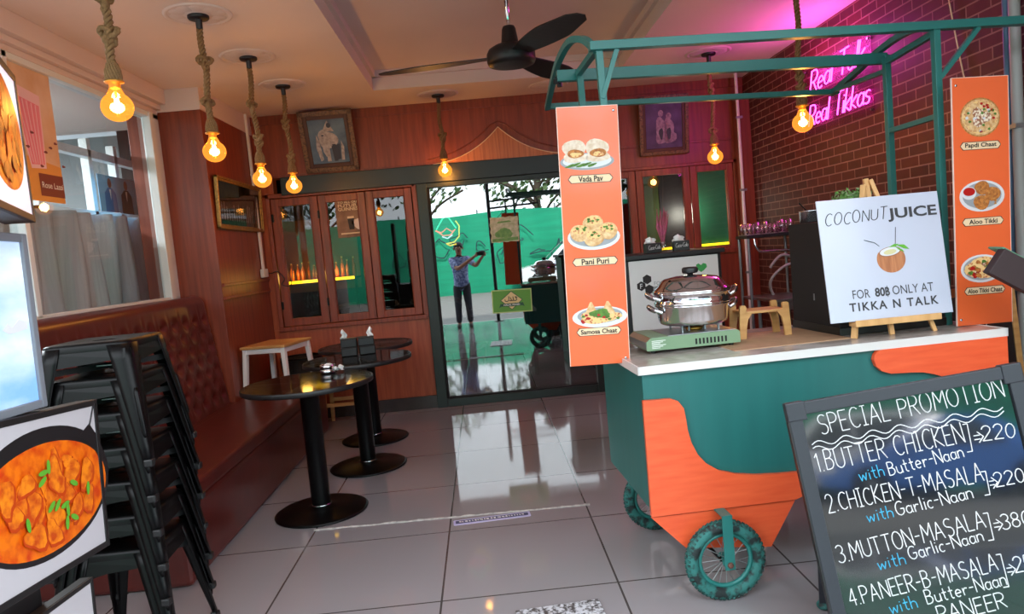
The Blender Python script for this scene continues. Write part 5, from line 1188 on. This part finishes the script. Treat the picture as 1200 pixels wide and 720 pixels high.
for nm, m_, pts in (('green_tube', 'tube_green', [(-.10, .03), (-.03, .13), (.0, .15), (.03, .13), (.09, .03)]), ('red_tube', 'tube_red', [(-.11, .02), (-.05, .0), (0, .035), (.05, .0), (.08, .02), (.03, -.03), (-.04, -.03), (-.1, .02)]), ('white_tube', 'tube_white', [(-.05, -.04), (.0, -.06), (.05, -.03)]), ('yellow_tube', 'tube_yellow', [(.09, .10), (.12, .05), (.11, -.05), (.06, -.1), (-.02, -.11), (.02, -.13), (.08, -.12)])):
    MB().tube([(a, -.01, b) for a, b in pts], .006, 6).build(nm, m_, lg)
# bottle shelf lit yellow behind the left casements
sh = thing('bar_shelf', 'bar shelf with glowing yellow edge behind the left casement windows', 'shelf', (-2.03, 7.02, 1.27))
MB().box(0, .80, 0, .26, 0, .02).build('board', 'black_plastic', sh); MB().box(.02, .78, -.012, .0, -.004, .022).build('light_strip', 'led_yellow', sh)
MB().box(0, .80, .25, .27, -.1, .62).build('back_panel', mat('amber_panel', (120, 70, 30), .5), sh)
for x in (.02, .76): MB().box(x, x+.02, .1, .14, -1.27, 0).build('leg', 'black_metal', sh)
for x in (.2, .6):
    l = bpy.data.lights.new('strip_light', 'POINT'); l.energy = 1.6; l.color = (1, .55, .12); l.shadow_soft_size = .05
    lo = bpy.data.objects.new('strip_light', l); COL.objects.link(lo); lo.parent = sh; lo.location = (x, .02, .06)
b0 = None; g = random.Random(3); mat('bottle_glass', (170, 90, 30), .2); mat('bottle_cap', (220, 180, 80), .4)
for k in range(14):
    loc = (-1.985+.055*k, 7.13+.03*(k % 2), 1.291)
    lb = 'amber lit bottle on the glowing bar shelf behind the casement window'
    if b0 is None:
        b0 = thing('bottle', lb, 'bottle', loc, 0, 'bottles on the glowing bar shelf'); MB().lathe([(0, 0), (.02, 0), (.022, .08), (.018, .10), (.008, .12), (.008, .155), (0, .155)], 14).build('glass_body', 'bottle_glass', b0); MB().lathe([(.009, .15), (.009, .165), (0, .166)], 10).build('cap', 'bottle_cap', b0)
    else: copy_thing(b0, loc, 0, lb, scale=(1, 1, .85+.4*g.random()))
# green panels with a glowing lower edge behind the right casements
mat('green_film', (40, 120, 86), .5, var=.15, scale=2); mat('olive_film', (62, 84, 34), .6); mat('black_film', (26, 28, 32), .5)
for nm, lb, x0, x1, m_ in (('window_panel', 'green board behind the rightmost casement pane', 2.05, 2.42, 'green_film'), ('window_panel', 'olive board behind the plume in the casement window', 1.54, 1.76, 'olive_film'), ('window_panel', 'near black board behind the casement pane beside the olive one', 1.765, 2.03, 'black_film')):
    t = thing(nm, lb, 'panel', (x0, 6.86, 0)); MB().box(0, x1-x0, 0, .02, 1.2, 2.07).build('board', m_, t)
    MB().box(0, x1-x0, -.03, -.015, 1.275, 1.295).build('light_strip', 'led_yellow', t); MB().box(0, x1-x0, -.035, 0, 0, 1.265).build('base', 'black_plastic', t)
l = bpy.data.lights.new('strip_light', 'POINT'); l.energy = 6.0; l.color = (1, .98, .8); l.shadow_soft_size = .1; lo = bpy.data.objects.new('strip_light', l); COL.objects.link(lo); lo.parent = t; lo.location = (.2, -.10, 1.6)
# chairs and a table in the dark dining room
mat('chair_tan', (120, 112, 100), .5)
def dchair(loc, rz, label):
    t = thing('dining_chair', label, 'chair', loc, rz, 'grey dining chairs behind the glass')
    MB().box(-.22, .22, -.22, .22, .42, .47).build('seat', 'chair_tan', t, bevel=.02)
    MB().tube(smooth([(-.21, .20, .40), (-.22, .24, .7), (-.19, .27, .92), (0, .29, .98), (.19, .27, .92), (.22, .24, .7), (.21, .20, .40)]), .026, 8).build('back_loop', 'chair_tan', t)
    for sx in (-1, 1):
        for sy in (-1, 1): MB().bar((sx*.18, sy*.18, .42), (sx*.2, sy*.21, 0), .03).build('leg', 'black_metal', t)
    return t
c0 = dchair((-.30, 7.35, 0), rad(160), 'grey dining chair with looped back just inside the glass door')
copy_thing(c0, (-1.55, 7.9, 0), rad(200), 'grey dining chair with looped back inside behind the left casements')
dt = thing('dining_table', 'small white topped table in the dark room behind the door', 'table', (.15, 8.1, 0)); MB().box(-.4, .4, -.35, .35, .72, .75).build('tabletop', 'white_paint', dt, bevel=.005)
for sx in (-1, 1):
    for sy in (-1, 1): MB().bar((sx*.35, sy*.3, .72), (sx*.35, sy*.3, 0), .05).build('leg', 'black_metal', dt)

# ================================================================== THE STREET (seen in the glass door, the chalkboard and the floor)
mat('net_green', (0, 150, 112), .7, var=.25, stretch=(.6, 1, 5), scale=1.2); mat('graffiti', (30, 44, 60), .7)
nf = thing('site_fence', 'long green mesh hoarding along the far side of the street', 'fence', (0, -14.2, -.12))
b = MB(); vs = []; fs = []; NX = 160
for i in range(NX+1):
    x = -16+34*i/NX
    for j in range(7): z = 3.05*j/6; vs.append((x, .05*math.sin(x*4+z)+.03*math.sin(x*11), z+(.05*math.sin(x*1.3) if j == 6 else 0)))
for i in range(NX):
    for j in range(6): a = i*7+j; fs.append((a, a+7, a+8, a+1))
b.add(vs, fs, 0, True); b.build('mesh_sheet', 'net_green', nf)
for x in range(-15, 19, 3): MB().tube([(x, -.1, 0), (x, -.1, 3.2)], .035, 8).build('post', 'galvanised', nf)
b = MB(); g = random.Random(4)
for k in range(16):
    x, z = -3+.75*k, 1.3+g.random()*1.0; b.tube(smooth([(x+.6*math.cos(q)*g.random(), .14, z+.5*math.sin(q)*g.random()) for q in (0, 1.2, 2.5, 3.8, 5, 6)]), .02, 5)
b.build('graffiti', 'graffiti', nf)
mat('bark', (80, 66, 54), .9, var=.4, scale=12); mat('tree_leaf', (70, 100, 48), .6, var=.4, scale=3)
for k, (x, y, h, lb) in enumerate(((-6.5, -16.5, 6.5, 'green street tree beyond the hoarding, far left in the reflection'), (-2.4, -18, 7.2, 'green street tree beyond the hoarding, behind the photographer'), (2.6, -16.2, 6.2, 'green street tree beyond the hoarding, above the white car'), (7.5, -16.6, 7, 'green street tree beyond the hoarding, above the blue car'), (12.5, -17, 6.8, 'green street tree beyond the hoarding, far right in the reflection'))):
    t = thing('street_tree', lb, 'tree', (x, y, -.12), 0, 'trees beyond the hoarding'); g = random.Random(k+5); b = MB(); b.tube(smooth([(0, 0, 0), (.1, 0, h*.3), (-.1, .1, h*.55), (.1, 0, h*.8)]), .14, 8)
    for q in range(9):
        a = q*.9; b.tube(smooth([(0, 0, h*(.4+.03*q)), (.8*math.cos(a), .8*math.sin(a), h*(.52+.03*q)), (1.9*math.cos(a), 1.5*math.sin(a), h*(.6+.035*q))]), .05, 5)
    b.build('trunk', 'bark', t); lf = MB()
    for q in range(650):
        a, r_ = g.random()*2*PI, g.random()**.5; c_ = Vector((2.4*r_*math.cos(a), 1.8*r_*math.sin(a), h*(.72+.30*(g.random()-.5)*math.sqrt(max(0, 1-r_*r_))*1.6)))
        n_ = Vector((g.random()-.5, g.random()-.5, g.random()-.5)).normalized(); u = n_.orthogonal().normalized(); v_ = n_.cross(u); s_ = .10+.08*g.random(); lf.add([c_-u*s_, c_+v_*s_*.5, c_+u*s_, c_-v_*s_*.5], [(0, 1, 2, 3)])
    lf.build('crown', 'tree_leaf', t)
mat('car_glass', (18, 22, 26), .05, coat=1); mat('tyre', (24, 24, 25), .8); mat('lamp_clear', (220, 225, 230), .1); mat('tail_red', (150, 20, 24), .3)
def car(name, label, loc, rz, paint, L, H, suv):
    t = thing(name, label, 'car', loc, rz); W_ = .86; hood = .95 if suv else .82; belt = 1.02 if suv else .92
    body = [(-L/2, .35), (-L/2-.02, .6), (-L/2+.12, hood-.12), (-L/2+.9, hood), (-L/2+1.25, belt), (L/2-(.1 if suv else .75), belt+.02), (L/2-.05, belt-.05), (L/2, .6), (L/2-.03, .35)]
    for wx in (L/2-.8, -L/2+.85): body += [(wx+.38, .28)]+[(wx+.36*math.cos(a), .32+.36*math.sin(a)) for a in [PI*i/10 for i in range(11)]]+[(wx-.38, .28)]
    MB().prism(body, -W_, W_).build('body', paint, t, bevel=.05, seg=3)
    cab = [(-L/2+1.15, belt-.02), (-L/2+1.95, H-.06), (-L/2+2.3, H), (L/2-(.75 if suv else 1.5), H-.02), (L/2-(.45 if suv else 1.15), H-.1), (L/2-(.12 if suv else .55), belt)]
    b = MB(); n = len(cab); k = .82
    vs = [(x, -W_+(.05 if z < belt+.03 else .2), z) for x, z in cab]+[(x, W_-(.05 if z < belt+.03 else .2), z) for x, z in cab]
    b.add(vs, [tuple(range(n)), tuple(range(n, 2*n))[::-1]]+[(i, (i+1) % n, n+(i+1) % n, n+i) for i in range(n)]); b.build('cabin', paint, t, bevel=.04, seg=3)
    for s_ in (-1, 1):
        for xa, xb, xc, xd in ((-L/2+1.38, -L/2+2.02, L/2-2.1, L/2-2.1), (L/2-2.03, L/2-2.03, L/2-(.95 if suv else 1.45), L/2-(.5 if suv else 1.05))):
            z0, z1 = belt+.04, H-.1; y0, y1 = s_*(W_-.065), s_*(W_-.185); o_ = s_*.012
            g_ = MB().add([(xa, y0+o_, z0), (xd, y0+o_, z0), (xc, y1+o_, z1), (xb, y1+o_, z1), (xa, y0-s_*.03, z0), (xd, y0-s_*.03, z0), (xc, y1-s_*.03, z1), (xb, y1-s_*.03, z1)], [(0, 1, 2, 3), (7, 6, 5, 4), (0, 4, 5, 1), (1, 5, 6, 2), (2, 6, 7, 3), (3, 7, 4, 0)]); g_.build('side_window', 'car_glass', t)
        MB().box(-L/2+1.45, -L/2+1.6, min(s_*W_, s_*(W_+.17)), max(s_*W_, s_*(W_+.17)), belt+.02, belt+.15).build('mirror', paint, t, bevel=.03)
        MB().box(-L/2-.005, -L/2+.28, min(s_*.5, s_*.865), max(s_*.5, s_*.865), hood-.26, hood-.12).build('headlamp', 'lamp_clear', t, bevel=.03); MB().box(L/2-.12, L/2+.01, min(s_*.55, s_*.865), max(s_*.55, s_*.865), .72, .88).build('tail_lamp', 'tail_red', t, bevel=.02)
        for wx in (-L/2+.85, L/2-.8):
            X = Matrix.Translation((wx, s_*(W_-.1), .32)) @ Matrix.Rotation(PI/2, 4, 'X'); w_ = MB().lathe([(.2, -.1), (.30, -.1), (.32, -.07), (.32, .07), (.30, .1), (.2, .1)], 28, X=X).build('wheel', 'tyre', t)
            a = MB().lathe([(.05, -.105), (.2, -.09), (.2, .09), (.05, .105)], 20, X=X)
            a.build('alloy', 'galvanised', w_)
    ws_ = MB().add([(-L/2+1.2, -.72, belt+.03), (-L/2+1.2, .72, belt+.03), (-L/2+1.93, .6, H-.07), (-L/2+1.93, -.6, H-.07), (-L/2+1.25, -.72, belt), (-L/2+1.25, .72, belt), (-L/2+1.98, .6, H-.1), (-L/2+1.98, -.6, H-.1)], [(0, 1, 2, 3), (7, 6, 5, 4), (0, 4, 5, 1), (1, 5, 6, 2), (2, 6, 7, 3), (3, 7, 4, 0)]); ws_.v = [(x-.025, y, z+.02) for x, y, z in ws_.v]; ws_.build('windscreen', 'car_glass', t)
    return t
mat('car_white', (226, 228, 230), .25, coat=.8); mat('car_blue', (40, 110, 200), .25, coat=.8)
car('car', 'white SUV parked by the green hoarding, reflected in the glass door', (3.55, -13.0, -.12), 0, 'car_white', 4.7, 1.78, True)
car('car', 'blue sedan on the street, reflected in the chalkboard', (4.9, -11.0, -.12), 0, 'car_blue', 4.3, 1.5, False)
ap_ = thing('awning_post', 'slim black post at the pavement with a sign bracket', 'post', (.24, -1.15, 0)); MB().tube([(0, 0, 0), (0, 0, 2.9)], .035, 10).build('pole', 'black_metal', ap_); MB().box(-.09, .09, -.09, .09, 0, .012).build('base_plate', 'black_metal', ap_)
for z in (2.42, 2.28): MB().bar((.0, 0, z), (1.0, 0, z+.03), .035).build('arm', 'black_metal', ap_)
MB().bar((.34, 0, 2.42), (.34, 0, 2.05), .03).build('hanger', 'black_metal', ap_)

# ------------------------------------------------------------------ the photographer, seen only as a reflection
mat('skin', (142, 96, 72), .55); mat('shirt', (70, 90, 140), .7, scale=26, col2=(150, 160, 200), thr=(.42, .58)); mat('trousers', (34, 36, 46), .8); mat('hair', (18, 15, 14), .6)
def skin(name, P, E, m_, parent, root=0, sub=2):
    me = bpy.data.meshes.new(name); me.from_pydata([p[:3] for p in P], E, []); me.materials.append(M[m_]); o = bpy.data.objects.new(name, me); COL.objects.link(o)
    sk = o.modifiers.new('skin', 'SKIN'); sk.use_smooth_shade = True
    if not me.skin_vertices: me.attributes.new('tmp', 'FLOAT', 'POINT')
    lay_ = me.skin_vertices[0] if me.skin_vertices else None
    if lay_:
        for i, p in enumerate(P): r_ = p[3]; lay_.data[i].radius = (r_, p[4] if len(p) > 4 else r_); lay_.data[i].use_root = (i == root)
    s_ = o.modifiers.new('sub', 'SUBSURF'); s_.levels = sub; s_.render_levels = sub
    o.parent = parent; return o
pr_ = thing('person', 'person in a blue patterned shirt and dark trousers holding up a phone, reflected', 'person', (-.42, -.45, 0))
BODY = [(0, 0, .86, .125, .10), (0, -.005, 1.0, .118, .092), (0, -.01, 1.15, .135, .10), (0, 0, 1.28, .14, .095), (0, .01, 1.37, .065, .06), (0, .02, 1.42, .05, .052), (0, .035, 1.47, .062, .07), (0, .04, 1.54, .075, .088), (0, .035, 1.60, .058, .07)]
E_ = [(i, i+1) for i in range(8)]
for s_, el, wr in ((1, (.31, .15, 1.17), (.455, .34, 1.355)), (-1, (-.04, .27, 1.14), (.315, .345, 1.365))):
    n = len(BODY); BODY += [(s_*.165, 0, 1.315, .056), el+(.042,), wr+(.026,), (wr[0]+(.018 if s_ > 0 else .014), wr[1]+.055, wr[2]+.02, .03, .018)]; E_ += [(3, n), (n, n+1), (n+1, n+2), (n+2, n+3)]
for s_ in (1, -1):
    n = len(BODY); BODY += [(s_*.085, 0, .80, .088), (s_*.10, .01, .45, .058), (s_*.105, -.02, .26, .052), (s_*.11, -.02, .075, .036), (s_*.115, .10, .03, .03)]; E_ += [(0, n), (n, n+1), (n+1, n+2), (n+2, n+3), (n+3, n+4)]
bd = skin('body', BODY, E_, 'skin', pr_)
SHT = [(0, 0, .70, .165, .125), (0, -.005, 1.0, .155, .118), (0, -.01, 1.15, .165, .122), (0, 0, 1.28, .165, .112), (0, .008, 1.36, .078, .072)]; ES = [(i, i+1) for i in range(4)]
for s_, el in ((1, (.31, .15, 1.17)), (-1, (-.04, .27, 1.14))):
    n = len(SHT); a = Vector((s_*.165, 0, 1.315)); e_ = Vector(el); m_ = a.lerp(e_, .85); SHT += [tuple(a)+(.07,), tuple(m_)+(.056,)]; ES += [(3, n), (n, n+1)]
skin('shirt', SHT, ES, 'shirt', pr_)
TR = [(0, 0, .90, .138, .112), ]; ET = []
for s_ in (1, -1): n = len(TR); TR += [(s_*.085, 0, .78, .098), (s_*.10, .01, .45, .072), (s_*.11, -.02, .09, .06)]; ET += [(0, n), (n, n+1), (n+1, n+2)]
skin('trousers', TR, ET, 'trousers', pr_)
b = MB(); b.ell((0, .024, 1.575), (.090, .104, .085), 18, 12); b.v = [(x, y, max(z, 1.50+.9*max(0, y-.03))) for x, y, z in b.v]; b.build('hair', 'hair', pr_)
b = MB(); b.ell((0, .137, 1.525), (.012, .018, .022), 10, 8); [b.ell((s_*.086, .035, 1.53), (.012, .02, .03), 10, 8) for s_ in (-1, 1)]; b.build('face', 'skin', pr_)
for s_ in (-1, 1): MB().ell((s_*.032, .118, 1.553), (.012, .008, .008), 10, 8).build('eye', 'paper_white', pr_)
MB().ell((0, .124, 1.485), (.024, .008, .007), 10, 6).build('mouth', 'maroon', pr_)
for s_ in (1, -1): MB().ell((s_*.115, .06, .04), (.05, .13, .045), 14, 9).build('shoe', 'hair', pr_)
for hand, bx_, sx in (('right', .497, 1), ('left', .343, -1)):       # fingers closed on the two short ends of the phone
    for k in range(4):
        z = 1.415-.020*k; x = bx_+sx*(.012-.003*k); l_ = (.03, .034, .032, .026)[k]
        skin('finger', [(bx_-.005*sx, .395, z-.01, .010), (x+sx*.006, .425, z, .009), (x-sx*.004, .443, z+.002, .0085), (x-sx*l_*.7, .452, z+.004, .007)], [(0, 1), (1, 2), (2, 3)], 'skin', pr_, sub=1)
    skin('thumb', [(bx_-.004*sx, .385, 1.375, .012), (bx_-sx*.012, .405, 1.39, .010), (bx_-sx*.034, .418, 1.40, .008)], [(0, 1), (1, 2)], 'skin', pr_, sub=1)
ph = thing('phone', 'black phone held up sideways by the photographer, reflected', 'phone', (0, -.014, 1.4)); MB().box(-.076, .076, -.004, .004, -.038, .038).build('case', 'black_plastic', ph, bevel=.003); MB().box(-.073, .073, -.0048, -.004, -.035, .035).build('screen', 'black_gloss', ph)
b = MB(); [b.lathe([(.007, 0), (.007, .0012), (0, .0012)], 14, X=Matrix.Translation((x, .004, z)) @ Matrix.Rotation(-PI/2, 4, 'X')) for x, z in ((.035, .02), (.055, .02), (.045, .003))]; b.build('lens', 'black_gloss', ph)
